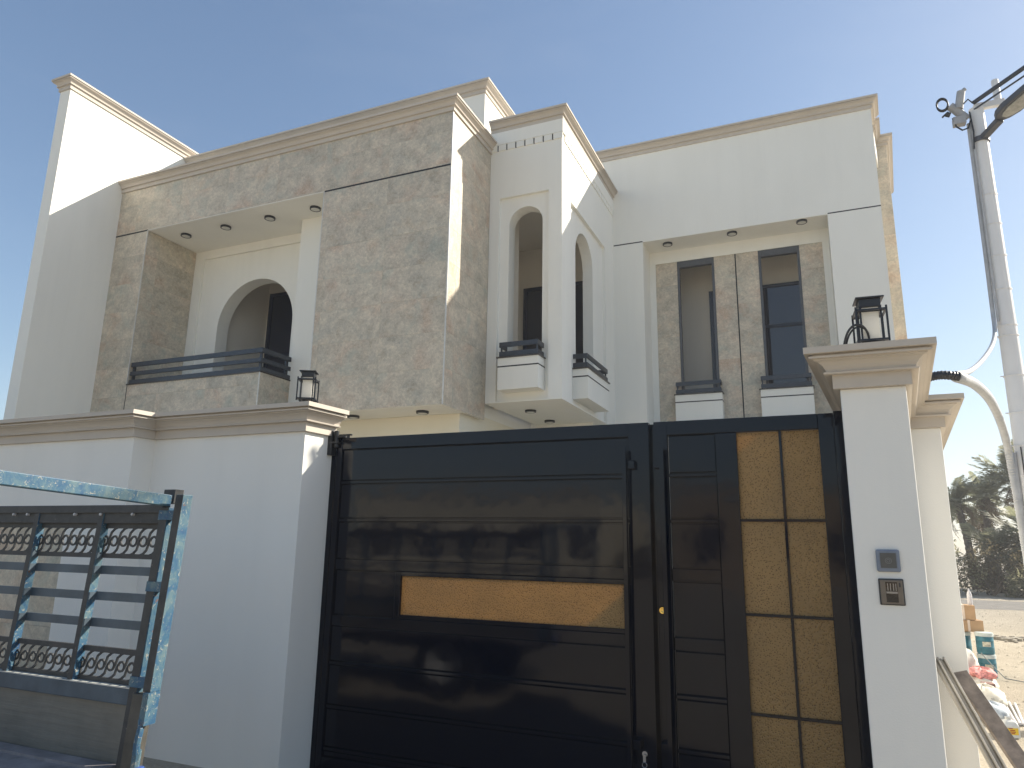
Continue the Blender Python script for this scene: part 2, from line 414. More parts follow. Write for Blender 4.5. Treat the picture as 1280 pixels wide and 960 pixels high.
# tall side wall at the left
mb = hb(); mb.box(-13.085, XL, 7.72, 14.5, 0, 10.06); tw = mb.build('side_wall', WHITE, house, bevel=0.006)
mb = hb(); cornice(mb, [(-13.085, 14.4), (-13.085, 7.72), (XL, 7.72), (XL, 14.4)], 10.06, 0.235, 0.13, 0.12)
mb.build('cornice', BEIGE, house)
# stone front: backing
mb = hb()
mb.box(-7.58, XB-0.022, YF+0.022, YB, 3.62, 8.508)                # solid block
mb.box(XL+0.002, -7.58, YF+0.022, 9.45, 7.56, 8.508)              # frieze beam
mb.box(XL+0.002, -7.58, 9.45, 14.2, 7.90, 8.35)                   # roof slab
mb.box(XL+0.002, -11.905, YF+0.022, 10.31, 3.62, 7.56)            # left pier
mb.box(-11.88, -8.672, YF+0.022, 9.24, 3.62, 4.38)                # parapet front
mb.box(-8.80, -8.672, 9.24, 9.85, 3.62, 4.38)                     # parapet return
sb = mb.build('stone_front', WHITE, house)
mb = hb(); mb.box(-11.884, -7.592, YF+.004, 10.36, 7.545, 7.559); mb.build('soffit', WHITE, house)
mb = hb(); mb.box(XL+.002, XB-0.004, YF+0.004, 9.85, 3.598, 3.618); mb.build('soffit', WHITE, house)
mb = hb(); mb.box(-11.88, -8.8, 9.24, 10.31, 3.62, 3.85); mb.build('balcony_floor', WHITE, house)
T = lambda *a, **k: tiles(sb, *a, **k)
off = Vector(house.location)
def P(x, y, z): return Vector((x, y, z)) - off
XA = (1, 0, 0); ZA = (0, 0, 1); YA = (0, 1, 0); YN = (0, -1, 0)
# frieze and block (outward normal -Y = X x Z)
T(P(XL, YF+0.02, 7.562), XA, ZA, XB-XL, 0.944, 1.2, 0.575, (XB-XL) % 1.2, 0.025+0.575)
T(P(-7.58, YF+0.02, 3.60), XA, ZA, 2.51, 3.932, 1.2, 0.575, 2.51 % 1.2, 0.57)
T(P(XL, YF+0.02, 3.60), XA, ZA, 0.91, 3.932, 1.2, 0.575, 0.91, 0.57)
T(P(-11.86, YF+0.02, 3.60), XA, ZA, 3.19, 0.785, 1.2, 0.575, 3.19 % 1.2, 0.57)
# side of the block (normal +X = Y x Z)
T(P(XB-0.02, YF+0.002, 3.60), YA, ZA, 1.45, 4.905, 1.2, 0.575, 0.28, 0.57)
T(P(-11.905, YF+0.004, 3.86), YA, ZA, 1.21, 3.68, 1.2, 0.575, 0.3, 0.31)
T(P(-8.672, YF+0.002, 3.60), YA, ZA, 0.755, 0.785, 1.2, 0.575, 0.755, 0.57)
# grooves and corner trims
mb = hb(); mb.box(XL, -11.885, YF-0.002, YF+0.02, 7.535, 7.560); mb.build('groove_strip', GROOVE, house)
mb = hb(); mb.box(-7.58, XB-0.001, YF-0.002, YF+0.02, 7.535, 7.560); mb.build('groove_strip', GROOVE, house)
mb = hb(); mb.box(-11.882, -11.858, YF+0.001, YF+0.02, 3.6, 4.38); mb.build('groove_strip', GROOVE, house)
for x, z0, z1 in ((XB, 3.60, 8.505), (-8.655, 3.6, 4.385), (-11.885, 4.385, 7.545)):
    mb = hb(); mb.box(x-0.013, x+0.005, YF-0.005, YF+0.013, z0, z1); mb.build('corner_trim', TRIM, house)
mb = hb(); mb.box(-7.592, -7.578, YF-0.004, YF+0.2, 3.60, 7.535); mb.build('corner_trim', TRIM, house)
mb = hb(); cornice(mb, [(XL, YF), (XB, YF), (XB, YB)], 8.508, 0.222, 0.13, 0.30); mb.build('cornice', BEIGE, house)
# balcony back wall, arch, column
mb = hb()
fr = lambda s, z, d: (s, d, z)
arch_panel(mb, -11.66, -9.05, 3.85, 7.36, -11.12, -9.18, 3.86, 5.77, 10.365, 10.66, fr, 28)
mb.box(-11.92, -11.66, 10.31, 10.66, 3.85, 7.56); mb.box(-9.05, -8.66, 10.31, 10.66, 3.85, 7.56); mb.box(-11.66, -9.05, 10.31, 10.66, 7.36, 7.56)
mb.box(-8.69, -7.58, 9.85, 10.5, 3.6, 7.56)
mb.build('arched_wall', WHITE, house)
mb = hb()
mb.box(-11.4, -11.25, 10.66, 11.87, 3.85, 7.55); mb.box(-11.4, -7.6, 11.87, 12.05, 3.85, 7.55)
mb.box(-11.4, -7.6, 10.66, 11.87, 7.45, 7.56); mb.box(-7.75, -7.6, 10.66, 11.87, 3.85, 7.5); mb.box(-11.4, -7.6, 10.66, 11.87, 3.6, 3.85)
mb.build('balcony_room', WARM, house)
def glazed(x0, x1, y, z0, z1, transoms=(), mull=(), parent=house, name='balcony_door'):
    t = 0.07; mb = hb()
    mb.box(x0, x0+t, y-.06, y, z0, z1); mb.box(x1-t, x1, y-.06, y, z0, z1)
    mb.box(x0+t, x1-t, y-.058, y, z1-t, z1); mb.box(x0+t, x1-t, y-.058, y, z0, z0+t)
    for z in transoms: mb.box(x0+t, x1-t, y-.055, y-.005, z-.035, z+.035)
    for x in mull: mb.box(x-.04, x+.04, y-.064, y-.002, z0+t, z1-t)
    f = mb.build(name, NAVYF, parent, bevel=0.004)
    xs = [x0+t] + [c for x in mull for c in (x-.04, x+.04)] + [x1-t]
    zs = [z0+t] + [c for z in transoms for c in (z-.035, z+.035)] + [z1-t]
    for i in range(0, len(xs), 2):
        for j in range(0, len(zs), 2):
            g = hb(); g.box(xs[i], xs[i+1], y-.03, y-.02, zs[j], zs[j+1]); g.build('pane', NAVY, f)
glazed(-11.16, -9.3, 11.86, 3.9, 7.03, (5.55,), (-10.25,))
# railing of the large balcony
def rail(parent, pts, z0, z1, w, name='rail', mat=DGREY):
    mb = hb()
    for a, b in zip(pts[:-1], pts[1:]):
        mb.bar((a[0], a[1], (z0+z1)/2), (b[0], b[1], (z0+z1)/2), w, z1-z0)
    return mb.build(name, mat, parent, bevel=0.003)
mb = hb()
for x, y in ((-11.83, 9.17), (-8.73, 9.17), (-8.73, 9.80)):
    mb.box(x-.02, x+.02, y-.02, y+.02, 4.39, 4.82)
bal = mb.build('railing', DGREY, house)
mb = hb(); mb.box(-11.88, -8.64, YF-0.02, 9.26, 4.385, 4.405); mb.box(-8.82, -8.64, 9.26, 9.86, 4.385, 4.405); mb.build('coping', MARBLE, house)
for z0, z1 in ((4.415, 4.49), (4.575, 4.65), (4.745, 4.83)):
    mb = hb(); mb.box(-11.86, -8.66, YF+0.02, YF+0.06, z0, z1); mb.box(-8.70, -8.66, YF+0.06, 9.95, z0+.001, z1-.001); mb.build('rail', DGREY, bal, bevel=.003)
mb = hb()
for x in (-11.35, -10.28, -9.2): mb.box(x-.02, x+.02, YF+.06, YF+.10, 4.39, 4.8)
mb.box(-11.86, -8.72, YF+0.09, YF+0.10, 4.42, 4.80)
# downlights
def downlight(x, y, z):
    d = MB(HL); d.lathe([(0.098, 0), (0.10, -0.004), (0.10, -0.036), (0.094, -0.04), (0.082, -0.04), (0.08, -0.03), (0.098, 0)], 28, (x, y, z))
    o = d.build('downlight', BLACKP, house, smooth=True)
    e = MB(HL); e.lathe([(0.0, -0.045), (0.05, -0.044), (0.083, -0.034), (0.083, -0.01), (0.0, -0.01)], 24, (x, y, z)); e.build('diffuser', DISC, o, smooth=True)
for p in ((-11.336, 9.62, 7.545), (-10.285, 9.62, 7.545), (-9.191, 9.62, 7.545), (-8.128, 9.62, 7.545)): downlight(p[0], 9.515 if False else 9.53, p[2])
downlight(-6.953, 9.49, 3.598); downlight(-5.646, 9.49, 3.598)
downlight(-4.56, 11.35, 3.878); downlight(-4.61, 12.45, 3.878)
for p in ((-2.578, 14.10), (-1.258, 14.04), (0.062, 13.98)): downlight(p[0], p[1], 7.84)

# ---- projecting bay with two arched windows
mb = hb()
fr = lambda s, z, d: (s, d, z)
arch_panel(mb, -4.88, -3.945, 3.88, 7.60, -4.706, -4.074, 4.58, 7.075, YB+0.06, YB+0.31, fr, 24)
mb.box(XB, -4.88, YB, YB+0.31, 3.88, 8.908); mb.box(-3.945, XC, YB, YB+0.31, 3.88, 8.908); mb.box(-4.88, -3.945, YB, YB+0.31, 7.60, 8.908)
frs = lambda s, z, d: (-d, s, z)
arch_panel(mb, 11.03, 13.20, 3.88, 7.56, 11.45, 12.52, 4.52, 6.78, -(XC-0.06), -(XC-0.26), frs, 24)
mb.box(XC-0.26, XC-0.0005, YB+0.31, 11.03, 3.88, 8.908); mb.box(XC-0.26, XC, 13.20, YD, 3.88, 8.908); mb.box(XC-0.26, XC, 11.03, 13.20, 7.56, 8.908)
mb.build('bay_wall', WHITE, house)
mb = hb()
mb.box(XB, XC-0.002, YB+0.002, YD, 3.876, 3.90); mb.build('soffit', WHITE, house)
mb = hb()
mb.box(XB, XC-0.26, YB+0.31, 13.45, 7.85, 7.95)
mb.box(-4.95, -4.80, YB+0.31, 11.28, 3.9, 7.85)
mb.box(-5.9, XC-0.26, 13.42, 13.55, 3.9, 7.95); mb.box(-5.95, -5.8, 10.9, 13.45, 3.9, 7.95); mb.box(-5.9, -4.95, 11.1, 11.27, 3.9, 7.9)
mb.box(-5.9, XB, 10.9, 13.45, 7.85, 7.95)
mb.build('bay_room', WARM, house)
glazed(-5.56, -4.12, 13.41, 3.95, 6.96, (), (-4.85,))
mb = hb(); mb.box(XB, XC+0.025, YB-0.025, YB, 8.656, 8.908); mb.box(XC, XC+0.025, YB, YD, 8.656, 8.908); mb.build('frieze', WHITE, house)
for i in range(8):
    x = -4.926 - 0.176 + i*0.176
    d = hb(); d.box(max(x+0.013, XB), x+0.163 if i < 7 else XC+0.018, YB-0.018, YB, 8.54, 8.6545); d.build('dentil', WHITE, house)
    if i: g = hb(); g.box(x-0.013, x+0.013, YB-0.001, YB+0.002, 8.54, 8.656); g.build('dentil_gap', GROOVE, house)
for i in range(18):
    y = YB+0.12+i*0.176
    d = hb(); d.box(XC, XC+0.018, y+0.013, y+0.163, 8.54, 8.6545); d.build('dentil', WHITE, house)
mb = hb(); cornice(mb, [(XB, YB), (XC, YB), (XC, YD)], 8.908, 0.215, 0.13, 0.30); mb.build('cornice', BEIGE, house)
mb = hb(); mb.box(XB, XC-0.1, YB+0.1, YD, 8.7, 8.9); mb.build('flat_roof', WHITE, house)

def sill_box(x0, x1, y0, y1, zt, zb, zg, parent, axis='Y', rails=2, cap=0.02):
    """white box under an opening, with a black groove, dark sill and low railing; open to the wall at y1 (or x0)"""
    mb = hb(); mb.box(x0, x1, y0, y1, zb, zt); b = mb.build('sill_box', WHITE, parent, bevel=0.004)
    mb = hb()
    if axis == 'Y': mb.box(x0-cap, x1+cap, y0-cap, y1, zt, zt+0.02)
    else: mb.box(x0, x1+cap, y0-cap, y1+cap, zt, zt+0.02)
    mb.build('sill', MARBLE, b)
    mb = hb()
    if axis == 'Y': mb.box(x0-.002, x1+.002, y0-.002, y1, zg-.011, zg+.011)
    else: mb.box(x0, x1+.002, y0-.002, y1+.002, zg-.011, zg+.011)
    mb.build('groove_strip', GROOVE, b)
    for z0, z1 in ((zt+0.035, zt+0.115), (zt+0.19, zt+0.275)):
        mb = hb(); t = 0.025; i = 0.015
        if axis == 'Y':
            mb.box(x0+i, x1-i, y0+i, y0+i+t, z0, z1); mb.box(x0+i, x0+i+t, y0+i+t, y1, z0+.001, z1-.001); mb.box(x1-i-t, x1-i, y0+i+t, y1, z0+.001, z1-.001)
        else:
            mb.box(x1-i-t, x1-i, y0+i, y1-i, z0, z1); mb.box(x0, x1-i-t, y0+i, y0+i+t, z0+.001, z1-.001); mb.box(x0, x1-i-t, y1-i-t, y1-i, z0+.001, z1-.001)
        mb.build('rail', DGREY, b, bevel=.003)
    mb = hb()
    pl = [(x0+.03, y0+.045), (x1-.055, y0+.045)] if axis == 'Y' else [(x1-.065, y0+.03), (x1-.065, y1-.055)]
    for x, y in pl: mb.box(x, x+.025, y, y+.025, zt+.02, zt+.25)
    mb.build('rail_post', DGREY, b)
sill_box(-4.74, -4.02, 10.31, YB+0.06, 4.575, 4.04, 4.43, house)
sill_box(XC-0.06, -3.485, 11.28, 12.60, 4.535, 4.01, 4.40, house, 'X')

# ---- setback upper parapet
mb = hb(); mb.box(XL, -5.23, 10.56, 14.0, 8.3, 9.84); mb.build('upper_wall', WHITE, house)
mb = hb(); cornice(mb, [(XL, 10.56), (-5.23, 10.56), (-5.23, 14.4)], 9.84, 0.22, 0.13, 0.3); mb.build('cornice', BEIGE, house)

# ---- right-hand white front with the recessed loggia
mb = hb()
X0, X1, ZC, ZBt = -3.054, 0.525, 7.84, 3.85
def skx(x, y): return x + SK*(y-YD)
mb.box(-5.23, X0, YD, 14.5, 3.6, 9.885); mb.box(X0, X1, YD, 14.5, ZC, 9.885)
mb.prism([(X1, YD), (XR, YD), (skx(XR, 14.5), 14.5), (X1, 14.5)], 0, 9.885)
mb.box(-3.9, X1, YD, 14.5, 0, ZBt)
mb.box(-3.9, X0, YD+0.0, YD+0.01, 3.5, 3.6)
mb.prism([(-5.2, 14.5), (-2.95, 14.5), (-2.95, 18), (-5.2, 18)], 0, 9.7)
mb.build('right_wall', WHITE, house)
mb = hb(); cornice(mb, [(-5.15, YD), (XR, YD), (skx(XR, 14.45), 14.45)], 9.885, 0.215, 0.14, 0.3); mb.build('cornice', BEIGE, house)
for a, b in ((-3.68, X0-0.002), (X1+0.002, XR)):
    mb = hb(); mb.box(a, b, YD-0.002, YD+0.01, ZC+0.004, ZC+0.028); mb.build('groove_strip', GROOVE, house)
# loggia back wall: white surround, stone piers, aluminium-lined openings
YR = 14.5
mb = hb()
mb.box(X0-.1, -2.93, YR-.001, YR+0.25, ZBt, 7.95); mb.box(0.405, X1+.1, YR-.001, YR+0.25, ZBt, 7.95); mb.box(-2.93, 0.405, YR-.001, YR+.25, 7.565, 7.95)
mb.build('loggia_surround', WHITE, house)
mb = hb()
for a, b in ((-2.93, -2.468), (-1.70, -0.815), (-0.024, 0.405)): mb.box(a, b, YR+0.035, YR+0.25, ZBt, 7.565)
pier = mb.build('loggia_pier', WHITE, house)
for a, b in ((-2.93, -2.468), (-1.70, -1.279), (-1.255, -0.815), (-0.024, 0.405)):
    tiles(pier, P(a, YR+0.035, ZBt), XA, ZA, b-a, 7.565-ZBt, 1.2, 0.575, 1.2, 0.32)
mb = hb(); mb.box(-1.279, -1.255, YR+0.012, YR+0.04, ZBt, 7.565); mb.build('groove_strip', GROOVE, house)
for a, b in ((-2.468, -1.70), (-0.815, -0.024)):
    mb = hb()
    mb.box(a, a+0.05, YR+0.0, YR+0.10, 4.6, 7.56); mb.box(b-0.05, b, YR+0.0, YR+0.10, 4.6, 7.56); mb.box(a+.05, b-.05, YR+0.0, YR+0.10, 7.42, 7.56)
    mb.build('opening_frame', ALU, house, bevel=.004)
    sill_box(a-0.10, b+0.06, 14.30, YR+0.10, 4.59, 3.85, 4.44, house)
mb = hb()
mb.box(-3.1, 0.75, 15.5, 15.65, 3.85, 8.0); mb.box(-3.1, 0.75, 14.74, 15.5, 7.9, 8.0); mb.box(-3.1, -2.95, 14.74, 15.5, 3.85, 7.9); mb.box(0.65, 0.8, 14.74, 15.5, 3.85, 7.9); mb.box(-3.1, .7, 14.3, 15.5, 3.7, 3.85)
mb.build('loggia_room', WARM, house)
glazed(-1.95, 0.35, 15.49, 4.0, 7.14, (6.2,), (-1.2,), name='loggia_window')
# side parapets and the stone volume beyond the corner
mb = hb()
mb.prism([(1.2, 14.68), (1.53, 14.68), (skx(1.53, 16.0)+.0, 16.0), (1.2, 16.0)], 9.4, 9.87)
mb.build('side_parapet', WHITE, house)
mb = hb(); cornice(mb, [(1.2, 14.68), (1.53, 14.68), (1.65, 16.0)], 9.87, 0.21, 0.13, 0.2); mb.build('cornice', BEIGE, house)
mb = hb(); mb.prism([(1.0, 15.39), (1.79, 15.39), (2.02, 18.05), (1.0, 18.05)], 0, 9.87); svol = mb.build('stone_volume', WHITE, house)
tiles(svol, P(1.0, 15.39, 0), XA, ZA, 0.81, 9.87, 1.2, 0.575, 1.2, 0.4)
mb = hb(); cornice(mb, [(1.0, 15.37), (1.81, 15.37), (2.05, 18.05)], 9.87, 0.21, 0.13, 0.2); mb.build('cornice', BEIGE, house)

# ------------------------------------------------------------------ boundary walls
ZT, ZU = 2.39, 2.588
lw = thing('boundary_wall', (-6, 4.2, 0), 'white boundary wall with beige moulded coping left of the black gate', 'wall')
LL = local(lw)
mb = MB(LL)
mb.prism([(-14, 4.02), (-5.745, 4.02), (-5.745, 4.3), (-14, 4.3)], 1.74, ZT)
mb.prism([(-5.745, 4.02), (-5.08, 4.02), (-5.065, 4.21), (-5.065, 4.3), (-5.745, 4.3)], 0, ZT)
mb.prism([(-5.1, 4.21), (-3.51, 4.21), (-3.483, 4.515), (-5.1, 4.515)], 0, ZT)
mb.box(-14, -5.745, 4.08, 4.3, 0, 1.74)
mb.box(-14, -7.5, 4.02, 4.3, 0, 1.74)
bw = mb.build('wall', WALLW, lw)
tiles(bw, Vector((-7.5, 4.08, 0))-Vector(lw.location), XA, ZA, 1.755, 1.74, 1.2, 0.575, 0.56, 0.3)
mb = MB(LL); cornice(mb, [(-14, 4.02), (-5.08, 4.02), (-5.065, 4.21), (-3.51, 4.21), (-3.483, 4.515)], ZT, ZU-ZT, 0.145, 0.2)
mb.prism([(-14, 4.15), (-3.6, 4.3), (-3.55, 4.514), (-14, 4.514)], ZT+0.02, ZU-0.003)
mb.build('coping', BEIGE, lw)

rw = thing('boundary_wall', (0.6, 5.4, 0), 'white gate pillar and side wall with beige coping right of the gate', 'wall')
RL = local(rw)
g = SK
mb = MB(RL)
mb.prism([(.133, 3.9), (.43, 3.9), (.43+g*1.6, 5.5), (.133+g*1.6, 5.5)], 0, ZT)
mb.prism([(.50, 5.38), (.767, 5.38), (.767+g*8.4, 13.78), (.50+g*8.4, 13.78)], 0, ZT)
mb.build('wall', WALLW, rw, bevel=0.006)
mb = MB(RL)
cornice(mb, [(.50+g*8.3, 13.7), (.50+g*.12, 5.5), (.133+g*1.6, 5.5), (.133, 3.9), (.43, 3.9), (.43+g*1.48, 5.38), (.767, 5.38), (.767+g*8.3, 13.7)], ZT, ZU-ZT, 0.145, 0.1)
mb.prism([(.2, 4.0), (.36, 4.0), (.36+g*1.4, 5.4), (.2+g*1.4, 5.4)], ZT+.02, ZU-.003); mb.prism([(.56, 5.5), (.71, 5.5), (.71+g*8.1, 13.6), (.56+g*8.1, 13.6)], ZT+.02, ZU-.004)
mb.build('coping', BEIGE, rw)

# ------------------------------------------------------------------ gate
YG = 4.50
gate = thing('metal_gate', (-1.6, YG, 0), 'glossy black metal gate of horizontal panels with amber glass and long handles', 'gate')
GL = local(gate)
def gb(): return MB(GL)
mb = gb()
mb.box(-3.50, -3.44, YG+0.01, YG+0.09, 0, 2.40); mb.build('gate_post', GATE, gate, bevel=.004)
mb = gb(); mb.box(0.1055, 0.16, YG-0.005, YG+0.09, 0, 2.385)
mb.build('gate_post', GATE, gate, bevel=.004)
GRID = [(0.14, 0.165), (0.42, 0.445), (0.715, 0.74), (0.985, 1.062), (1.386, 1.463), (1.735, 1.76), (2.018, 2.043)]
def leaf(x0, x1, sl, sr, zt, win=None, pan=None):
    """one leaf: stiles, top rail, panels and rails"""
    y = YG
    mb = gb()
    mb.box(x0, x0+sl, y, y+.06, .012, zt); mb.box(x1-sr, x1, y, y+.06, .012, zt)
    mb.box(x0+sl, x1-sr, y+.0005, y+.06, 2.285, zt); mb.box(x0+sl, x1-sr, y+.0005, y+.06, .012, .10)
    lf = mb.build('gate_leaf', GATE, gate, bevel=.004)
    a, b = (pan or (x0+sl, x1-sr))
    z = .10
    for z0, z1 in GRID + [(2.285, 2.285)]:
        # panel from z to z0
        xa = a
        if win and z < win[2] < z0 + .3 and z0 > win[3]-.06 and z < win[3]:
            mb = gb(); mb.box(a+.004, win[0]-.045, y+.022, y+.04, z+.006, z0-.006); mb.build('panel', GATE, lf, bevel=.002)
        else:
            mb = gb(); mb.box(a+.004, b-.004, y+.016, y+.04, z+.006, z0-.006); mb.build('panel', GATE, lf, bevel=.002)
        if z1 > z0:
            mb = gb(); mb.box(a+.002, b-.002, y+.010, y+.045, z0+.002, z1-.002); mb.build('rail', GATE, lf, bevel=.003)
        z = z1
    mb = gb(); mb.box(a, b, y+.041, y+.05, .1, 2.285) if not win else (mb.box(a, win[0]-.03, y+.041, y+.05, .1, 2.285), mb.box(win[0]-.03, b, y+.041, y+.05, .1, win[2]-.02), mb.box(win[0]-.03, b, y+.041, y+.05, win[3]+.02, 2.285))
    mb.build('backing_sheet', GATE, lf)
    return lf
l1 = leaf(-3.43, -0.987, .05, .135, 2.375, win=(-2.80, -1.165, 1.09, 1.355))
mb = gb(); W = (-2.80, -1.165, 1.09, 1.355)
mb.box(W[0]-.045, W[0], YG+.004, YG+.055, W[2]-.028, W[3]+.03); mb.box(W[0], W[1]+.04, YG+.006, YG+.05, W[3], W[3]+.03); mb.box(W[0], W[1]+.04, YG+.006, YG+.05, W[2]-.028, W[2])
mb.build('window_frame', GATE, l1, bevel=.003)
mb = gb(); mb.box(W[0], W[1], YG+.028, YG+.034, W[2], W[3]); mb.build('amber_pane', GOLD, l1)
mb = gb(); mb.box(W[1]+.0005, -1.1225, YG+.007, YG+.049, W[2]+.0005, W[3]-.0005); mb.build('window_stile', GATE, l1)
mb = gb(); mb.box(-0.995, -0.945, YG+.061, YG+.07, .04, 2.37); mb.build('rebate_strip', GATE, l1)
l2 = leaf(-0.955, 0.105, .085, .085, 2.375, pan=(-0.868, -0.572))
mb = gb(); mb.box(-0.572, -0.446, YG+.001, YG+.06, .101, 2.284); mb.build('stile', GATE, l2, bevel=.004)
for a, b in ((-0.446, -0.203), (-0.188, 0.022)):
    for z0, z1 in ((.10, .665), (.681, 1.205), (1.221, 1.745), (1.761, 2.284)):
        mb = gb(); mb.box(a, b, YG+.030, YG+.036, z0, z1); mb.build('amber_pane', GOLD, l2)
for x0, x1 in ((-0.203, -0.188),):
    mb = gb(); mb.box(x0, x1, YG+.018, YG+.045, .1, 2.284); mb.build('glazing_bar', GATE, l2)
for z in (.673, 1.213, 1.753):
    mb = gb(); mb.box(-0.446, 0.022, YG+.0165, YG+.0455, z-.008, z+.008); mb.build('glazing_bar', GATE, l2)
for lf, x, bx in ((l1, -1.135, -1.085), (l2, -0.895, -0.94)):
    mb = gb(); mb.box(x-.014, x+.014, YG-.075, YG-.045, .32, 2.20); h = mb.build('handle', GATE, lf, bevel=.003)
    for z in (.45, 2.10):
        b = gb(); b.box(min(x, bx)-.012, max(x, bx)+.012, YG-.046, YG-.002, z-.028, z+.028); b.build('handle_bracket', GATE, h, bevel=.004) if False else b.build('handle_bracket', GATE, lf, bevel=.004)
mb = MB(lambda p: Vector((p[0], -p[2], p[1])) + Vector((-.928, YG-.0, 1.213)) - Vector(gate.location))
mb.lathe([(0, .014), (.012, .016), (.013, .012), (.019, .012), (.024, .006), (.025, 0)], 24); mb.build('lock', BRASS, l2, smooth=True)
mb = gb(); mb.tube([(-1.055, YG-.002, .40), (-1.055, YG-.02, .40)], .016, 14); mb.bar((-1.055, YG-.03, .40), (-1.055, YG-.03, .36), .016, .003, up=(0, 1, 0))
mb.build('key', STEEL, l1)
ring = [(-1.055+.014*math.sin(t*math.pi/8), YG-.032, .345+.014*math.cos(t*math.pi/8)) for t in range(17)]
mb = gb(); mb.tube(ring, .0015, 6); mb.build('key_ring', STEEL, l1)
# hinge hardware at the top of the left post
mb = gb(); mb.box(-3.475, -3.40, YG-.05, YG+.05, 2.33, 2.345); mb.box(-3.44, -3.36, YG-.03, YG+.03, 2.376, 2.392)
mb.tube([(-3.425, YG-.02, 2.30), (-3.425, YG-.02, 2.43)], .018, 12); mb.tube([(-3.33, YG, 2.37), (-3.33, YG, 2.40)], .012, 8)
mb.box(-3.505, -3.45, YG-.045, YG+.01, 2.24, 2.43); mb.box(-3.46, -3.30, YG-.01, YG+.01, 2.392, 2.404)
mb.build('hinge', BLACKP, gate, bevel=.003)

# ------------------------------------------------------------------ lanterns
def lantern(x, y, rz, label, sc=1.0):
    t = thing('lantern', (x, y, ZU), label, 'lantern', 'black lanterns on the gate pillars', rz)
    t.scale = (sc, sc, sc)
    b = MB()
    b.box(-.045, .045, -.045, .045, 0, .012)
    b.lathe([(.012, .012), (.014, .03), (.03, .045), (.014, .055), (.05, .085), (.055, .10), (0, .10)], 20)
    b.build('base', LANT, t, smooth=True)
    b = MB(); o_, i_, th = .074, .050, .0048
    for z in (.095, .262):
        for s_ in (-1, 1):
            b.box(-o_, o_, s_*o_-th, s_*o_+th, z-th, z+th); b.box(s_*o_-th, s_*o_+th, -o_+th, o_-th, z-th, z+th)
            b.box(-o_+th, o_-th, s_*i_-th, s_*i_+th, z-th*.9, z+th*.9); b.box(s_*i_-th, s_*i_+th, -o_+th, o_-th, z-th*.8, z+th*.8)
    for sx in (-1, 1):
        for sy in (-1, 1):
            b.box(sx*o_-th, sx*o_+th, sy*o_-th, sy*o_+th, .075, .28); b.box(sx*i_-th, sx*i_+th, sy*i_-th, sy*i_+th, .0, .29)
    b.build('cage', LANT, t)
    b = MB(); b.box(-.041, .041, -.041, .041, .101, .285); b.build('glass_shade', FROST, t, bevel=.004)
    b = MB(); b.add([(-.050,-.052,.285),(.052,-.052,.285),(.052,.052,.285),(-.052,.052,.285),(-.054,-.054,.330),(.054,-.054,.330),(.054,.054,.330),(-.054,.054,.330)],
                   [(0,3,2,1),(4,5,6,7),(0,1,5,4),(1,2,6,5),(2,3,7,6),(3,0,4,7)])
    b.box(-.070, .070, -.070, .070, .330, .339); b.build('roof', LANT, t, bevel=.002)
    return t
lantern(0.318, 4.14, R(4), 'black cage lantern with frosted shade on the pillar right of the gate', 1.0)
lantern(-3.66, 4.38, R(28), 'black cage lantern on the coping left of the gate', 0.92)
pts = [(.175, 4.10, 2.59), (.178, 4.08, 2.66), (.20, 4.06, 2.73), (.235, 4.05, 2.765), (.275, 4.06, 2.76), (.30, 4.09, 2.72), (.305, 4.12, 2.66), (.31, 4.14, 2.61)]
def spline(P_, m_=6):
    P_ = [Vector(p) for p in P_]; out = []
    for i in range(len(P_)-1):
        p0, p1, p2, p3 = P_[max(i-1, 0)], P_[i], P_[i+1], P_[min(i+2, len(P_)-1)]
        for j in range(m_):
            t = j/m_; out.append(0.5*((2*p1)+(p2-p0)*t+(2*p0-5*p1+4*p2-p3)*t*t+(3*p1-p0-3*p2+p3)*t**3))
    return [tuple(q) for q in out] + [tuple(P_[-1])]
pts = spline(pts)
mb = MB(); mb.tube(pts, .006, 8); mb.tube([(a+.008, b+.02, c-.008) for a, b, c in pts], .005, 8)
tag(mb.build('cable_loop', BLACKP, smooth=True), 'grey cable looping up beside the lantern on the right pillar', 'cable')

# ------------------------------------------------------------------ intercom and keypad
FR = lambda root: local(root)
ic = thing('intercom', (.276, 3.9, 1.545), 'grey square touch plate, upper device on the pillar by the gate', 'intercom')
mb = MB(); mb.box(-.0445, .0445, -.018, 0, -.048, .048); mb.build('housing', simple('device_grey_blue', (.18, .21, .27), .4), ic, bevel=.007)
mb = MB(); mb.box(-.030, .030, -.021, -.017, -.031, .033); mb.build('screen', simple('device_screen', (.075, .085, .09), .15), ic)
mb = MB()
for r_ in (.006, .012): 
    n_ = 20; mb.tube([(r_*math.cos(2*math.pi*k/n_), -.0216, r_*math.sin(2*math.pi*k/n_)) for k in range(n_+1)], .0007, 4)
mb.build('screen_ring', simple('ring_grey', (.3, .3, .3), .5), ic)
ic.scale = (1.13, 1, 1.08)
rd = thing('card_reader', (.279, 3.9, 1.402), 'bronze framed keypad with dark window, lower device on the pillar', 'intercom')
mb = MB(); mb.box(-.047, .047, -.010, 0, -.056, .056); mb.build('frame', BLACKP, rd, bevel=.004)
mb = MB(); mb.box(-.042, .042, -.016, -.0095, -.051, .051); mb.build('face', simple('bronze_face', (.15, .135, .12), .3, .6), rd, bevel=.002)
mb = MB(); mb.box(-.022, .022, -.019, -.0155, -.043, .042); mb.build('window', simple('black_gloss', (.01, .01, .012), .05), rd, bevel=.001)
mb = MB(); mb.box(-.021, .021, -.0205, -.0188, -.006, .002)
for x in (-.014, -.004, .007, .016): mb.box(x-.0018, x+.0018, -.0205, -.0188, .006, .036)
mb.build('reflector_bars', simple('bar_grey', (.25, .25, .25), .2, .5), rd)
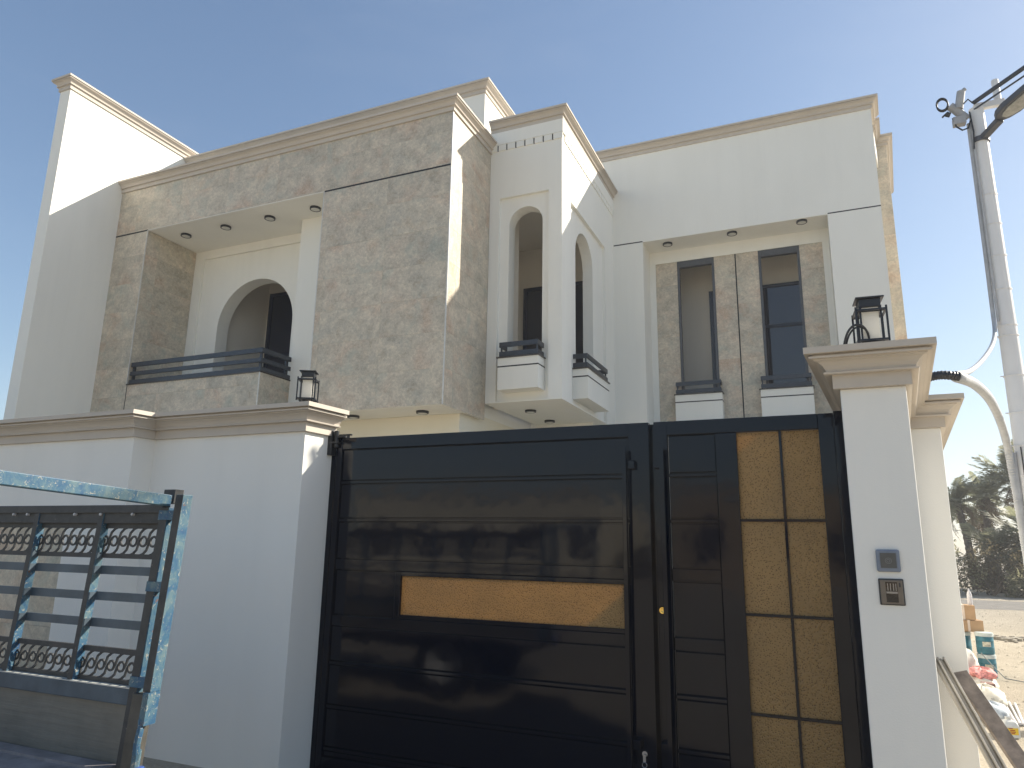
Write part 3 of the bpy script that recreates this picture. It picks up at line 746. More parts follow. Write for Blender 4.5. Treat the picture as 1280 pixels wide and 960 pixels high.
mb = MB(); mb.box(.028, .034, -.0175, -.0155, .022, .040); mb.build('indicator', BLACKP, rd); rd.scale = (1.13, 1, 1.08)

# ------------------------------------------------------------------ utility pole
PX, PY = 1.90, 8.42
pole = thing('utility_pole', (PX, PY, 0), 'tall white round street pole with strapped conduits beside the side wall', 'utility pole')
mb = MB(); mb.tube([(0, 0, 0), (0, 0, 3.1), (0, 0, 6.37)], [.098, .086, .072], 24); mb.build('shaft', POLEM, pole, smooth=True)
for k, z in enumerate((2.02, 2.32, 2.62, 2.95, 3.33, 3.75, 3.86, 4.25, 4.62, 4.98, 5.32)):
    mb = MB(); rr = .105 - .0042*z; mb.lathe([(rr, -.006), (rr+.003, -.004), (rr+.003, .004), (rr, .006)], 24, (0, 0, z)); 
    mb.bar((-rr-.004, -.02, z), (-rr-.03, -.03, z), .012, .01)
    mb.build('strap', POLEM, pole)
# conduits running up the pole's left side
mb = MB(); mb.tube([(-.115, -.03, 0), (-.115, -.03, 1.4), (-.112, -.03, 2.55)], .032, 12); mb.build('pole_conduit', PIPE, pole, smooth=True)
mb = MB(); mb.tube([(-.115, -.04, 4.0), (-.106, -.03, 4.6), (-.098, -.02, 5.4), (-.092, -.02, 6.2)], .020, 10); mb.build('pole_conduit', PIPE, pole, smooth=True)
mb = MB(); mb.tube([(-.085, -.07, 3.9), (-.075, -.06, 6.1)], .010, 8); mb.build('pole_conduit', PIPE, pole, smooth=True)
for z0, z1 in ((.0, 2.6),):
    mb = MB(); mb.tube([(-.05, -.088, z0), (-.052, -.09, 1.2), (-.05, -.088, z1)], .006, 6); mb.build('earth_wire', BLACKP, pole)
# head: cross arm, stub, clamps, coils
mb = MB(); mb.box(-.02, .27, -.03, .03, 6.36, 6.43); mb.tube([(.21, 0, 6.43), (.21, 0, 6.68)], .035, 14); mb.build('cross_arm', POLEM, pole, bevel=.004)
mb = MB(); mb.tube([(-.10, -.02, 6.26), (-.20, -.04, 6.39), (-.25, -.05, 6.44)], .045, 12); mb.box(-.24, -.12, -.09, .0, 6.19, 6.28); mb.build('cable_clamp', simple('clamp_grey', (.36, .36, .37), .5), pole, bevel=.004)
mb = MB(); mb.tube([(-.17, -.06, 6.38), (-.13, -.07, 6.58)], .042, 12); mb.tube([(-.13, -.07, 6.57), (-.09, -.08, 6.60)], .022, 10); mb.build('splice_canister', simple('canister_grey', (.40, .40, .40), .5), pole, smooth=True)
coil = [(-.32+.055*math.cos(a), -.06, 6.46+.075*math.sin(a)) for a in [i*math.pi/8 for i in range(18)]]
mb = MB(); mb.tube(coil, .009, 8); mb.tube([(x-.006, -.08, z+.006) for x, y, z in coil], .008, 8); mb.build('wire_coil', BLACKP, pole, smooth=True)
mb = MB(); mb.tube([(-.24, -.06, 6.28), (-.22, -.08, 6.16), (-.17, -.09, 6.10), (-.11, -.08, 6.12), (-.08, -.06, 6.21)], .009, 8)
mb.tube([(-.14, -.07, 6.41), (-.08, -.09, 6.46), (-.04, -.09, 6.40)], .008, 8); mb.tube([(-.28, -.07, 6.36), (-.34, -.09, 6.30)], .011, 6)
mb.tube([(-.30, -.07, 6.34), (-.26, -.07, 6.32)], .028, 8); mb.tube([(-.08, -.08, 6.31), (-.07, -.09, 6.06), (-.085, -.08, 5.86)], .008, 8)
mb.build('loose_wire', BLACKP, pole, smooth=True)
# street lamp on an arm
mb = MB(); a0 = Vector((.02, -.05, 5.99)); a1 = Vector((.13, -.30, 6.03)); mb.bar(a0, a1, .075, .055); 
mb.lathe([(.082, -.03), (.088, -.03), (.088, .03), (.082, .03)], 24, (0, 0, 5.98)); mb.build('lamp_arm', GREYL, pole, bevel=.006)
d = Vector((.42, -.62, .10)).normalized(); sdv = d.cross(Vector((0, 0, 1))).normalized(); upv = sdv.cross(d)
c0 = a1 - d*.02
def lamp_outline(wd): return [(0, wd*.35), (.06, wd*.75), (.16, wd), (.42, wd), (.60, wd*.8), (.68, wd*.45), (.68, -wd*.45), (.60, -wd*.8), (.42, -wd), (.16, -wd), (.06, -wd*.75), (0, -wd*.35)]
def slab(mb, ol, h0, h1, x0=0):
    n = len(ol); v = [c0 + d*(a+x0) + sdv*b + upv*h for h in (h0, h1) for a, b in ol]
    mb.add(v, [tuple(range(n)), tuple(range(n, 2*n))[::-1]] + [(i, n+i, n+(i+1) % n, (i+1) % n) for i in range(n)])
mb = MB(); slab(mb, lamp_outline(.115), 0, .07); mb.build('lamp_head', GREYL, pole, bevel=.012)
mb = MB(); slab(mb, [(a*.80+.07, b*.72) for a, b in lamp_outline(.115)], -.012, .002); mb.build('lamp_lens', LENS, pole, bevel=.006)
# overhead lines
for nm, lab, r_, dz, dx in (('overhead_cable', 'thick dark overhead cable running from the pole head, upper of two', .024, .02, .06), ('overhead_cable', 'thin dark overhead wire just below the thick cable', .010, -.06, .06)):
    mb = MB(); A = Vector((PX-.03, PY-.06, 6.40+dz)); B = Vector((PX+8, PY-6.4, 8.75+dz*3)); pts = []
    for i in range(25):
        t = i/24; p = A.lerp(B, t); p.z -= .25*4*t*(1-t)*.4; pts.append(p)
    mb.tube(pts, r_, 8); tag(mb.build(nm, simple('cable_grey', (.035, .045, .065), .5), smooth=True), lab, 'cable')

# conduit from the wall to the pole
def corrugated(mb, pts, r, pitch=.016, n=12):
    P_ = [Vector(p) for p in pts]; out = []; rad = []
    def cr_(p0, p1, p2, p3, t): return 0.5*((2*p1)+(p2-p0)*t+(2*p0-5*p1+4*p2-p3)*t*t+(3*p1-p0-3*p2+p3)*t**3)
    k = 0
    for i in range(len(P_)-1):
        p0, p1, p2, p3 = P_[max(i-1, 0)], P_[i], P_[i+1], P_[min(i+2, len(P_)-1)]
        m_ = max(2, int((p2-p1).length/pitch)*2)
        for j in range(m_): out.append(cr_(p0, p1, p2, p3, j/m_)); rad.append(r*(1.0 if k % 2 else .86)); k += 1
    out.append(P_[-1]); rad.append(r); mb.tube(out, rad, n)
con = thing('flexible_conduit', (.85, 5.1, 2.67), 'corrugated conduit arching from the wall top to the white pole', 'conduit')
CL = local(con)
mb = MB(CL); corrugated(mb, [(.55, 5.15, 2.60), (.66, 5.12, 2.665), (.76, 5.1, 2.685), (.865, 5.12, 2.672)], .030); mb.build('black_sleeve', BLACKP, con, smooth=True)
mb = MB(CL); corrugated(mb, [(.85, 5.12, 2.672), (1.081, 5.9, 2.775), (1.339, 6.8, 2.825), (1.556, 7.6, 2.775), (1.70, 8.15, 2.64), (1.755, 8.36, 2.42), (1.775, 8.39, 2.1), (1.785, 8.39, 1.6)], .036, .03); mb.build('grey_hose', PIPE, con, smooth=True)
mb = MB(CL); mb.tube(spline([(.85, 5.12, 2.69), (1.066, 5.9, 2.87), (1.35, 6.9, 3.175), (1.618, 7.8, 3.515), (1.752, 8.25, 3.764), (1.785, 8.38, 4.0)]), .020, 10); mb.build('thin_conduit', PIPE, con, smooth=True)

# ------------------------------------------------------------------ truck bed with rack, parked along the wall
truck = thing('truck', (-4.2, 1.4, 0), 'flatbed truck with worn blue rack rails and dark ornamental side panel at the left', 'truck')
LEAN = 0.05
def tf(p):
    x, y, z = p; dz = z-1.75
    return Vector((x + LEAN*dz, y + .02*dz, z)) - Vector(truck.location)
def tb(): return MB(tf)
YT = 2.20; ZTOP, ZBED = 1.735, 0.70
def tbar(name, x0, x1, y0, y1, z0, z1, parent=truck, mats=None, face=True, bevel=0.002):
    """rack tube: dark inside face, blue outer (+X) face"""
    mb = tb(); mb.box(x0, x1, y0, y1, z0, z1); mb.mi = [0, 1, 0, 1, 1, 1]
    return mb.build(name, mats or [DTRUCK, BLUE], parent, bevel=bevel)
# side panel
ups = [-5.56, -5.12, -4.68, -4.245, -3.81, -3.37, -2.935, -2.53]
mb = tb(); mb.box(-6.4, -2.576, YT+.03, YT+.06, 1.655, ZTOP); mb.box(-6.4, -2.577, YT+.02, YT+.03, 1.70, 1.735); pn = mb.build('rack_panel', DTRUCK, truck, bevel=.003)
for x in ups: tbar('upright', x-.045 if x > -2.6 else x-.032, x, YT+.010 if x > -2.6 else YT+.024, YT+.062, ZBED if x > -2.6 else .999, ZTOP-.012 if x > -2.6 else 1.72, pn)
tbar('tail_upright', -2.487, -2.445, YT, YT+.05, 1.0, 1.775, truck)
spans = [(-6.4, -5.592)] + [(ups[i], ups[i+1]-(.045 if i == 6 else .032)) for i in range(7)]
for a, b in spans:
    for z in (1.455, 1.345, 1.235):
        mb = tb(); mb.box(a, b, YT+.058, YT+.066, z-.018, z+.018); mb.box(a, a+.006, YT+.026, YT+.058, z-.016, z+.016)
        mb.build('slat', SLATE, pn)
def scroll(a, b, z0, z1):
    mb = tb(); y0, y1 = YT+.052, YT+.058
    mb.box(a, b, y0-.004, y1+.004, z0-.014, z0+.006); mb.box(a, b, y0-.004, y1+.004, z1-.006, z1+.016)
    h = z1-z0; zc = (z0+z1)/2; per = .057; n = int((b-a)/per); per = (b-a)/n
    def strip(pts, wd):
        v = []; f = []
        for i, p in enumerate(pts):
            q = pts[min(i+1, len(pts)-1)]; o = pts[max(i-1, 0)]; dx, dz = q[0]-o[0], q[1]-o[1]; L = math.hypot(dx, dz) or 1
            nx, nz = -dz/L*wd/2, dx/L*wd/2
            for yy in (y0, y1): v += [(p[0]+nx, yy, p[1]+nz), (p[0]-nx, yy, p[1]-nz)]
        for i in range(len(pts)-1):
            k = 4*i; f += [(k, k+1, k+5, k+4), (k+2, k+6, k+7, k+3), (k, k+4, k+6, k+2), (k+1, k+3, k+7, k+5)]
        mb.add(v, f)
    for i in range(n+1):
        x = a+i*per
        if x > b-.004: x = b-.004
        r_ = h*.165
        strip([(x+r_*math.cos(t*math.pi/6), zc+r_*1.05*math.sin(t*math.pi/6)) for t in range(13)], .0085)
        for s_ in (-1, 1):
            pts = [(x+s_*(r_*.9), zc-s_*r_*.4), (x+s_*r_*1.35, zc+s_*r_*.4), (x+s_*r_*1.7, zc+s_*h*.30), (x+s_*per*.85, zc+s_*h*.44), (x+s_*per*1.2, zc+s_*h*.5)]
            pts = [(min(max(px, a), b), pz) for px, pz in pts]
            strip(pts, .0095)
    mb.build('scroll_strip', DTRUCK, pn)
for a, b in spans:
    scroll(a, b, 1.52, 1.64); scroll(a, b, 1.015, 1.125)
    mb = tb(); mb.box(a, a+.008, YT+.026, YT+.05, 1.50, 1.53); mb.build('slat_bracket', SLATE, pn)
mb = tb(); mb.box(-6.4, -2.577, YT+.02, YT+.063, .935, .998); mb.build('lower_rail', SLATE, truck, bevel=.004)
mb = tb(); mb.box(-6.4, -2.577, YT+.018, YT+.06, .9985, 1.003); mb.build('rail_edge', simple('pale_edge', (.5, .5, .46), .5), truck)
mb = MB(tf); mb.box(-6.4, -2.60, YT+.05, YT+.06, ZBED, .94); sh = mb.build('side_sheet', BEDM, truck)
mb = tb(); mb.box(-2.62, -2.575, YT-.002, YT+.06, ZBED-.05, 1.66); mb.build('corner_post', DTRUCK, truck) if False else None
# bed floor with ribs, chassis, wheels
mb = tb(); mb.box(-6.4, -2.58, .55, YT+.06, ZBED-.05, ZBED)
for i in range(9): y = .65+i*.19; mb.box(-6.4, -2.60, y, y+.07, ZBED, ZBED+.012)
mb.build('bed_floor', simple('bed_floor_grime', (.26, .235, .235), .7, var=.35, scale=7, bump=.4), truck)
mb = tb(); mb.box(-6.6, -2.9, .95, 1.03, .45, .645); mb.box(-6.6, -2.9, 1.73, 1.81, .45, .645); mb.box(-2.95, -2.86, .7, 2.1, .5, .62); mb.build('chassis', DTRUCK, truck)
for y in (.68, 1.86):
    mb = MB(lambda p, y=y: Vector((p[0]-3.75, p[2]+y, p[1]+.36)) - Vector(truck.location))
    mb.lathe([(.2, 0), (.33, 0), (.36, .03), (.36, .19), (.33, .22), (.2, .22)], 32); wh = mb.build('wheel', TYRE, truck, smooth=True)
    mb = MB(lambda p, y=y: Vector((p[0]-3.75, p[2]+y, p[1]+.36)) - Vector(truck.location))
    mb.lathe([(0, .06), (.08, .06), (.1, .1), (.19, .04), (.205, .02), (.205, .2), (.19, .18), (0, .12)], 32); mb.build('rim', PIPE, wh, smooth=True)
# cross rail at the rear, rising slightly towards the near side
mb = tb(); mb.add([(-2.575, .5, 1.818), (-2.53, .5, 1.818), (-2.53, YT+.02, 1.728), (-2.575, YT+.02, 1.728), (-2.575, .5, 1.865), (-2.53, .5, 1.865), (-2.53, YT+.02, 1.775), (-2.575, YT+.02, 1.775)],
                 [(0,3,2,1),(4,5,6,7),(0,1,5,4),(1,2,6,5),(2,3,7,6),(3,0,4,7)]); mb.build('cross_rail', BLUE, truck, bevel=.003)
mb = tb(); mb.box(-2.575, -2.53, .5, .545, ZBED, 1.83); mb.build('near_post', BLUE, truck)
mb = tb(); mb.box(-2.60, -2.535, YT+.035, YT+.08, 1.74, 1.80); mb.build('post_cap', DTRUCK, truck)
for z in (1.69, 1.40, 1.03):
    mb = tb(); mb.box(-2.575, -2.485+.02, YT+.004, YT+.04, z-.02, z+.02); mb.build('post_link', BLUE, truck, bevel=.002)
mb = tb(); mb.box(-2.54, -2.475, YT, YT+.05, .62, .99); mb.build('tail_post', simple('tail_brown', (.07, .065, .055), .6, var=.3), truck, bevel=.003)
mb = tb(); mb.box(-2.47, -2.44, YT-.01, YT+.045, .88, 1.00); mb.tube([(-2.455, YT-.012, .975), (-2.455, YT+.05, .975)], .014, 10); mb.tube([(-2.452, YT-.01, .87), (-2.446, YT-.02, .82), (-2.452, YT-.012, .78)], .013, 8)
mb.tube([(-2.47, YT, .9), (-2.452, YT-.01, .86)], .01, 8); mb.tube([(-2.46, YT, .79), (-2.465, YT+.005, .72)], .016, 8); mb.build('tail_latch', BLUE, truck, smooth=True)
mb = tb(); mb.lathe([(0, .0), (.022, .01), (.028, .05), (.026, .10), (.016, .13), (0, .13)], 14, (-2.445, YT+.01, .60)); mb.build('latch_knob', CHROME, truck, smooth=True)
mb = tb()
for x in (-3.55, -3.45, -2.75, -2.95, -3.12): mb.tube([(x, YT+.016, 1.695), (x, YT+.03, 1.695)], .006, 8)
mb.build('bolt', PIPE, truck)

# ------------------------------------------------------------------ things along the side wall
def plank(name, a, b, w_, t_, mat, label, cat, group=None, rails=0):
    a, b = Vector(a), Vector(b); d_ = (b-a).normalized(); sx = Vector((1, 0, 0)); sx = (sx - d_*sx.dot(d_)).normalized(); nz = sx.cross(d_)
    L = (b-a).length; fr_ = lambda p: a + sx*p[0] + d_*p[1] + nz*p[2]
    mb = MB(fr_); mb.box(-w_/2, w_/2, 0, L, -t_/2, t_/2)
    for i in range(rails):
        x = -w_/2 + w_*(i+.5)/rails; mb.box(x-w_/rails*.32, x+w_/rails*.32, .001, L-.001, -t_/2-.012*(1+(i % 2)), -t_/2)
    return tag(mb.build(name, mat, bevel=.0015), label, cat, group)
plank('moulding_strips', (.60, 5.30, .93), (.93, 4.05, -.02), .07, .02, simple('moulding_grey', (.30, .275, .24), .55, var=.2, scale=5), 'bundle of grey moulding strips leaning beside the right pillar', 'moulding', rails=4)
plank('wood_plank', (.70, 5.28, .87), (1.14, 4.35, -.02), .085, .035, simple('weathered_brown', (.19, .155, .13), .75, var=.4, scale=14, bump=.3), 'weathered dark brown plank leaning right of the moulding strips', 'plank')

CARD = simple('cardboard', (.42, .27, .15), .85, var=.12, scale=6)
TAPE = simple('packing_tape', (.68, .56, .46), .5)
def carton(x, y, z, w_, d_, h_, rz, label):
    t = thing('cardboard_box', (x, y, z), label, 'box', 'cardboard boxes stacked on the teal drums', rz)
    mb = MB(); mb.box(-w_/2, w_/2, -d_/2, d_/2, 0, h_); mb.build('carton', CARD, t, bevel=.004)
    mb = MB(); mb.box(-.014, .014, -d_/2-.003, d_/2, -.0, h_+.003); mb.build('tape', TAPE, t)
TEAL = simple('teal_plastic', (.035, .16, .21), .4, var=.3, scale=8)
def drum(x, y, z, r_, h_, label, rz=0):
    t = thing('plastic_drum', (x, y, z), label, 'drum', 'teal drums beside the side wall', rz)
    mb = MB(); mb.lathe([(0, 0), (r_*.94, 0), (r_, .02), (r_, h_*.3), (r_*1.03, h_*.33), (r_, h_*.36), (r_, h_*.64), (r_*1.03, h_*.67), (r_, h_*.70), (r_, h_-.03), (r_*.9, h_), (0, h_)], 24)
    mb.build('body', TEAL, t, smooth=True)
    mb = MB(); mb.lathe([(r_*.96, h_-.035), (r_*1.06, h_-.03), (r_*1.06, h_+.012), (r_*.9, h_+.016), (0, h_+.016)], 24); mb.build('lid', simple('lid_white', (.55, .60, .58), .5, var=.15), t, smooth=True)
    mb = MB(); lab_ = MB(); a0_ = -2.0
    v = []; f = []
    for i in range(7):
        a = a0_+i*.16
        for zz in (h_*.38, h_*.62): v.append(((r_*1.008)*math.cos(a), (r_*1.008)*math.sin(a), zz))
    f = [(2*i, 2*i+2, 2*i+3, 2*i+1) for i in range(6)]
    mb.add(v, f); mb.build('paper_label', simple('paper_label', (.55, .52, .42), .8, var=.5, scale=35), t)
drum(1.84, 11.40, 0.0, .10, .27, 'teal plastic drum on the ground, lower of the stacked pair')
drum(1.84, 11.40, .29, .10, .25, 'teal plastic drum stacked on top of the other teal drum')
drum(1.60, 11.62, 0.0, .12, .52, 'tall teal drum half hidden by the side wall under the boxes')
carton(1.68, 11.62, .545, .34, .30, .145, R(6), 'lower brown cardboard box with a tape band on the drums')
carton(1.66, 11.62, .695, .27, .26, .185, R(-3), 'upper brown cardboard box, topmost of the stack')
mb = MB(); mb.lathe([(0, 0), (.028, 0), (.03, .02), (.03, .13), (.022, .16), (.01, .185), (.008, .21), (0, .21)], 14, (1.76, 11.6, .882))
tag(mb.build('bottle', simple('bottle_white', (.65, .63, .64), .4, var=.1), smooth=True), 'pale plastic sealant bottle standing on the top cardboard box', 'bottle')
def blob(name, c, r3, mat, label, cat, seed=0, sub=3, amp=.25):
    rnd = random.Random(seed); mb = MB(); n1, n2 = 36, 22; v = []; f = []
    ph = [rnd.uniform(0, 6.28) for _ in range(6)]
    for i in range(n2+1):
        th = math.pi*i/n2
        for k in range(n1):
            a = 2*math.pi*k/n1; q = 1+amp*(.5*math.sin(3*a+ph[0]+2*th)+.35*math.sin(5*a+ph[1]-3*th)+.25*math.sin(9*a+ph[2]+5*th)+rnd.uniform(-.09, .09))
            q *= 1+.05*math.sin(13*a+7*th+ph[3])*math.sin(11*th+ph[4]); v.append((c[0]+r3[0]*q*math.sin(th)*math.cos(a), c[1]+r3[1]*q*math.sin(th)*math.sin(a), max(c[2]-r3[2]*.9, c[2]+r3[2]*math.cos(th)*q)))
    for i in range(n2):
        for k in range(n1): f.append((i*n1+k, (i+1)*n1+k, (i+1)*n1+(k+1) % n1, i*n1+(k+1) % n1))
    mb.add(v, f); o = mb.build(name, mat, smooth=True); return tag(o, label, cat)
blob('mesh_bag', (1.55, 10.1, .215), (.16, .18, .07), simple('pink_net', (.62, .25, .23), .7, var=.4, scale=40, bump=.6), 'crumpled pink mesh bag lying on the sacks by the wall', 'bag', 3)
SACK = simple('sack_white', (.60, .57, .50), .8, var=.12, scale=9, bump=.5)
for i, (x, y, z, rx, ry, rz_, lab) in enumerate(((1.42, 10.55, .22, .20, .30, .24, 'big pale sack behind the pink mesh bag'), (1.50, 10.1, .10, .22, .28, .11, 'flat pale sack under the pink mesh bag'),
        (1.42, 9.2, .11, .20, .34, .12, 'long pale sack on the ground in front of the pink bag'), (1.36, 8.55, .09, .15, .20, .09, 'small bluish white sack nearest the white jug'))):
    blob('cement_sack', (x, y, z), (rx, ry, rz_), SACK if i < 3 else simple('sack_bluish', (.48, .53, .58), .6, var=.2, scale=12, bump=.5), lab, 'sack', 10+i, amp=.14)
mb = MB(); mb.box(1.50, 1.62, 9.72, 9.86, 0, .17); tag(mb.build('paver_stack', simple('reddish_block', (.22, .13, .11), .9, var=.3, scale=20, bump=.4), bevel=.006), 'reddish brown block standing under the pink mesh bag', 'block')
rod_m = simple('white_pvc', (.62, .60, .60), .5)
for i in range(5):
    mb = MB(); x = 1.47+i*.032; mb.tube([(x, 8.35+.03*i, .016+.008*(i % 2)), (x+.10+.012*i, 9.75-.05*i, .016)], .013, 8)
    tag(mb.build('plastic_pipe', rod_m, smooth=True), ('leftmost of the thin white pipes lying behind the jug', 'second thin white pipe from the left behind the jug', 'middle one of the five thin white pipes behind the jug', 'second thin white pipe from the right behind the jug', 'rightmost of the thin white pipes lying behind the jug')[i], 'pipe', 'white pipes behind the jug')
jug = thing('plastic_jug', (1.385, 7.93, 0), 'white plastic jug with a yellow label on the sandy ground', 'jug', rz=R(14))
mb = MB(); v = []
for z, sx, sy in ((0, .052, .045), (.012, .062, .055), (.105, .062, .055), (.135, .045, .042), (.15, .022, .022)):
    v += [(-sx, -sy, z), (sx, -sy, z), (sx, sy, z), (-sx, sy, z)]
mb.add(v, [(3, 2, 1, 0)] + [(4*i+k, 4*i+(k+1) % 4, 4*i+4+(k+1) % 4, 4*i+4+k) for i in range(4) for k in range(4)] + [(16, 17, 18, 19)])
mb.build('body', simple('jug_white', (.66, .67, .65), .45), jug, bevel=.01)
mb = MB(); mb.box(-.040, .044, -.0585, -.0555, .035, .090); mb.build('label_sheet', M('yellow_label').set(color=(.72, .50, .03, 1), rough=.5).m, jug)
mb = MB(); mb.lathe([(.02, .15), (.024, .15), (.024, .172), (0, .172)], 16); mb.build('cap', simple('jug_cap', (.6, .6, .58), .5), jug, smooth=True)
mb = MB()
for x, z, ww in ((-.03, .083, .03), (-.022, .068, .04), (-.028, .055, .05), (-.015, .043, .03)): mb.box(x, x+ww, -.0597, -.0584, z, z+.007)
mb.build('label_print', simple('print_red', (.30, .03, .02), .6), jug)
# small rubble and scraps
rnd = random.Random(11); mb = MB()
for i in range(90):
    x, y = 3.05+rnd.gauss(0, .22), 16.3+rnd.gauss(0, .22); q = rnd.uniform(.015, .06)
    pp = [(x+q*math.cos(a)*rnd.uniform(.6, 1.2), y+q*math.sin(a)*rnd.uniform(.6, 1.2)) for a in (0, 1.3, 2.4, 3.6, 5.0)]
    mb.prism(pp, 0, q*rnd.uniform(.5, 1.1))
tag(mb.build('rubble', simple('rubble_grey', (.33, .30, .25), .9, var=.3, bump=.5)), 'low heap of broken grey rubble on the sand behind the drums', 'rubble', kind='stuff')
mb = MB(); mb.tube([(1.75, 11.2, .32), (1.85, 11.15, .18), (1.98, 11.2, .03), (2.3, 11.0, .012), (2.7, 10.8, .012), (3.3, 10.9, .012)], .006, 6)
tag(mb.build('hose', simple('hose_grey', (.20, .22, .22), .6), smooth=True), 'thin hose trailing from the drums across the sand', 'hose')
# scattered pebbles
rnd = random.Random(5); mb = MB()
for i in range(1400):
    y = 5+rnd.random()**1.5*24; x = rnd.uniform(.9+SK*y, 1.6+y*.28); s_ = rnd.uniform(.006, .028)
    a, b, c = rnd.uniform(.6, 1.3), rnd.uniform(.6, 1.3), rnd.uniform(.4, .8)
    mb.add([(x-s_*a, y, .0), (x, y-s_*b, 0), (x+s_*a, y, 0), (x, y+s_*b, 0), (x+s_*.2, y+s_*.1, s_*c)], [(0, 1, 4), (1, 2, 4), (2, 3, 4), (3, 0, 4)])
tag(mb.build('pebbles', simple('pebble', (.36, .32, .25), .9, var=.3, scale=9)), 'small stones scattered over the sandy ground right of the wall', 'stones', kind='stuff')

# ------------------------------------------------------------------ palms and scrub
def leafmat(name, c1, c2, c3):
    a = M(name); oi = a.n('ShaderNodeObjectInfo'); n = a.noise(a.pos(), 1.6, 4, .6)
    c = a.ramp(n, [(.3, c1), (.55, c2), (.75, c3)])
    mr = a.n('ShaderNodeMapRange'); a.l(oi.outputs['Random'], mr.inputs[0]); mr.inputs[3].default_value = .75; mr.inputs[4].default_value = 1.2
    cc = a.n('ShaderNodeCombineColor')
    for i in range(3): a.l(mr.outputs[0], cc.inputs[i])
    col = a.mix(1.0, c, cc.outputs[0], 'MULTIPLY'); a.set(color=col, rough=.5, spec=.4)
    tr = a.n('ShaderNodeBsdfTranslucent'); a.l(col, tr.inputs['Color']); mx = a.n('ShaderNodeMixShader'); mx.inputs[0].default_value = 0.55
    a.l(a.b.outputs[0], mx.inputs[1]); a.l(tr.outputs[0], mx.inputs[2]); a.l(mx.outputs[0], a.t.nodes['Material Output'].inputs['Surface'])
    return a.m
PALM = leafmat('palm_leaf', (.20, .21, .12), (.28, .28, .18), (.36, .34, .25))
DRY = leafmat('dry_leaf', (.17, .12, .07), (.24, .18, .11), (.30, .24, .16))
SCRUB = leafmat('scrub_leaf', (.21, .21, .12), (.28, .27, .17), (.38, .34, .23))
BARK = simple('palm_bark', (.13, .10, .075), .9, var=.35, scale=8, bump=.8)
def frond_mesh(L, droop, seed, mat, nl=34):
    r_ = random.Random(seed); mb = MB(); pts = []
    for i in range(9):
        t = i/8; pts.append(Vector((L*t*(1-.18*droop*t), 0, L*(.34*t-droop*.62*t*t))))
    mb.tube(pts, [.022*(1-.85*i/8) for i in range(9)], 4)
    for i in range(nl):
        t = .12+.88*i/nl; k = min(7, int(t*8)); p = pts[k].lerp(pts[k+1], t*8-k); dr = (pts[k+1]-pts[k]).normalized()
        ll = L*.24*math.sin(math.pi*min(1, .15+t*.9))**.6*r_.uniform(.8, 1.1)
        for s_ in (-1, 1):
            e = p + dr*ll*.62 + Vector((0, s_*ll*.78, r_.uniform(-.30, .12)*ll)); sd_ = dr.cross(Vector((0, s_, .2))).normalized()*.0
            ww = dr*.030
            mid = p.lerp(e, .5)+Vector((0, 0, .04*ll))
            mb.add([p-ww*.6, p+ww*.6, mid+ww, e, mid-ww], [(0, 1, 2, 4), (4, 2, 3)])
    return mb.mesh('frond', mat)
FR_ = [frond_mesh(2.1, dd, s_, PALM) for dd, s_ in ((.5, 1), (.8, 2), (1.1, 3), (.25, 4))]
FRD = [frond_mesh(1.9, 1.5, s_, DRY, 18) for s_ in (8, 9)]
def palm(x, y, h, nf, lab, lean=0.0, seed=0, sc=1.0, twin=False):
    r_ = random.Random(seed); t = thing('palm_tree', (x, y, 0), lab, 'palm tree', 'date palms beyond the road')
    mb = MB(); pts = [Vector((lean*(i/8)**1.6, .1*math.sin(i), h*i/8)) for i in range(9)]
    rad = []
    pp = []
    for i in range(8):
        for j in range(4):
            pp.append(pts[i].lerp(pts[i+1], j/4)); rad.append(.15-.004*i+(.02 if j % 2 else 0))
    pp.append(pts[-1]); rad.append(.14); mb.tube(pp, rad, 9); mb.build('trunk', BARK, t)
    top = pts[-1]
    for i in range(nf):
        el = r_.uniform(-.9, 1.25); az = 2.4*i+r_.uniform(-.3, .3); dead = el < -.55
        me = r_.choice(FRD if dead else FR_)
        mt = Matrix.Translation(top) @ Matrix.Rotation(az, 4, 'Z') @ Matrix.Rotation(-el, 4, 'Y') @ Matrix.Rotation(r_.uniform(-.4, .4), 4, 'X') @ Matrix.Scale(sc*r_.uniform(.8, 1.1), 4)
        place(me, 'frond', t, mt)
palms = [(5.75, 36.0, 3.55, 34, 'palm nearest the wall coping, with its trunk leaning left', -.3, 1, .72), (6.55, 37.5, 3.9, 34, 'palm left of the tallest one, behind the leaning trunk', .25, 2, .70),
         (7.75, 36.5, 4.35, 42, 'tallest palm, just left of the white pole', .1, 3, .85), (8.9, 38.5, 4.1, 38, 'palm standing right behind the white pole', .2, 4, .85),
         (7.1, 39.5, 3.2, 30, 'shorter palm with a sparse crown behind the others', -.2, 5, .75), (10.6, 37, 4.2, 36, 'palm to the right of the white pole', 0, 6, .9),
         (4.6, 38.5, 3.6, 30, 'palm hidden mostly by the side wall', .1, 7, .8), (6.1, 33.5, 1.3, 30, 'low young palm with fronds near the ground at left', 0, 8, .8), (7.4, 33.0, 1.7, 38, 'low bushy palm in front of the tallest palm', 0, 9, .95), (8.6, 33.4, 1.2, 34, 'low young palm behind the foot of the pole', 0, 10, .85), (13, 39, 4.3, 34, 'far right palm of the row', .3, 11, .9)]
for p in palms: palm(p[0], p[1], p[2], int(p[3]*1.05), p[4], lean=p[5], seed=p[6], sc=p[7]*1.15)
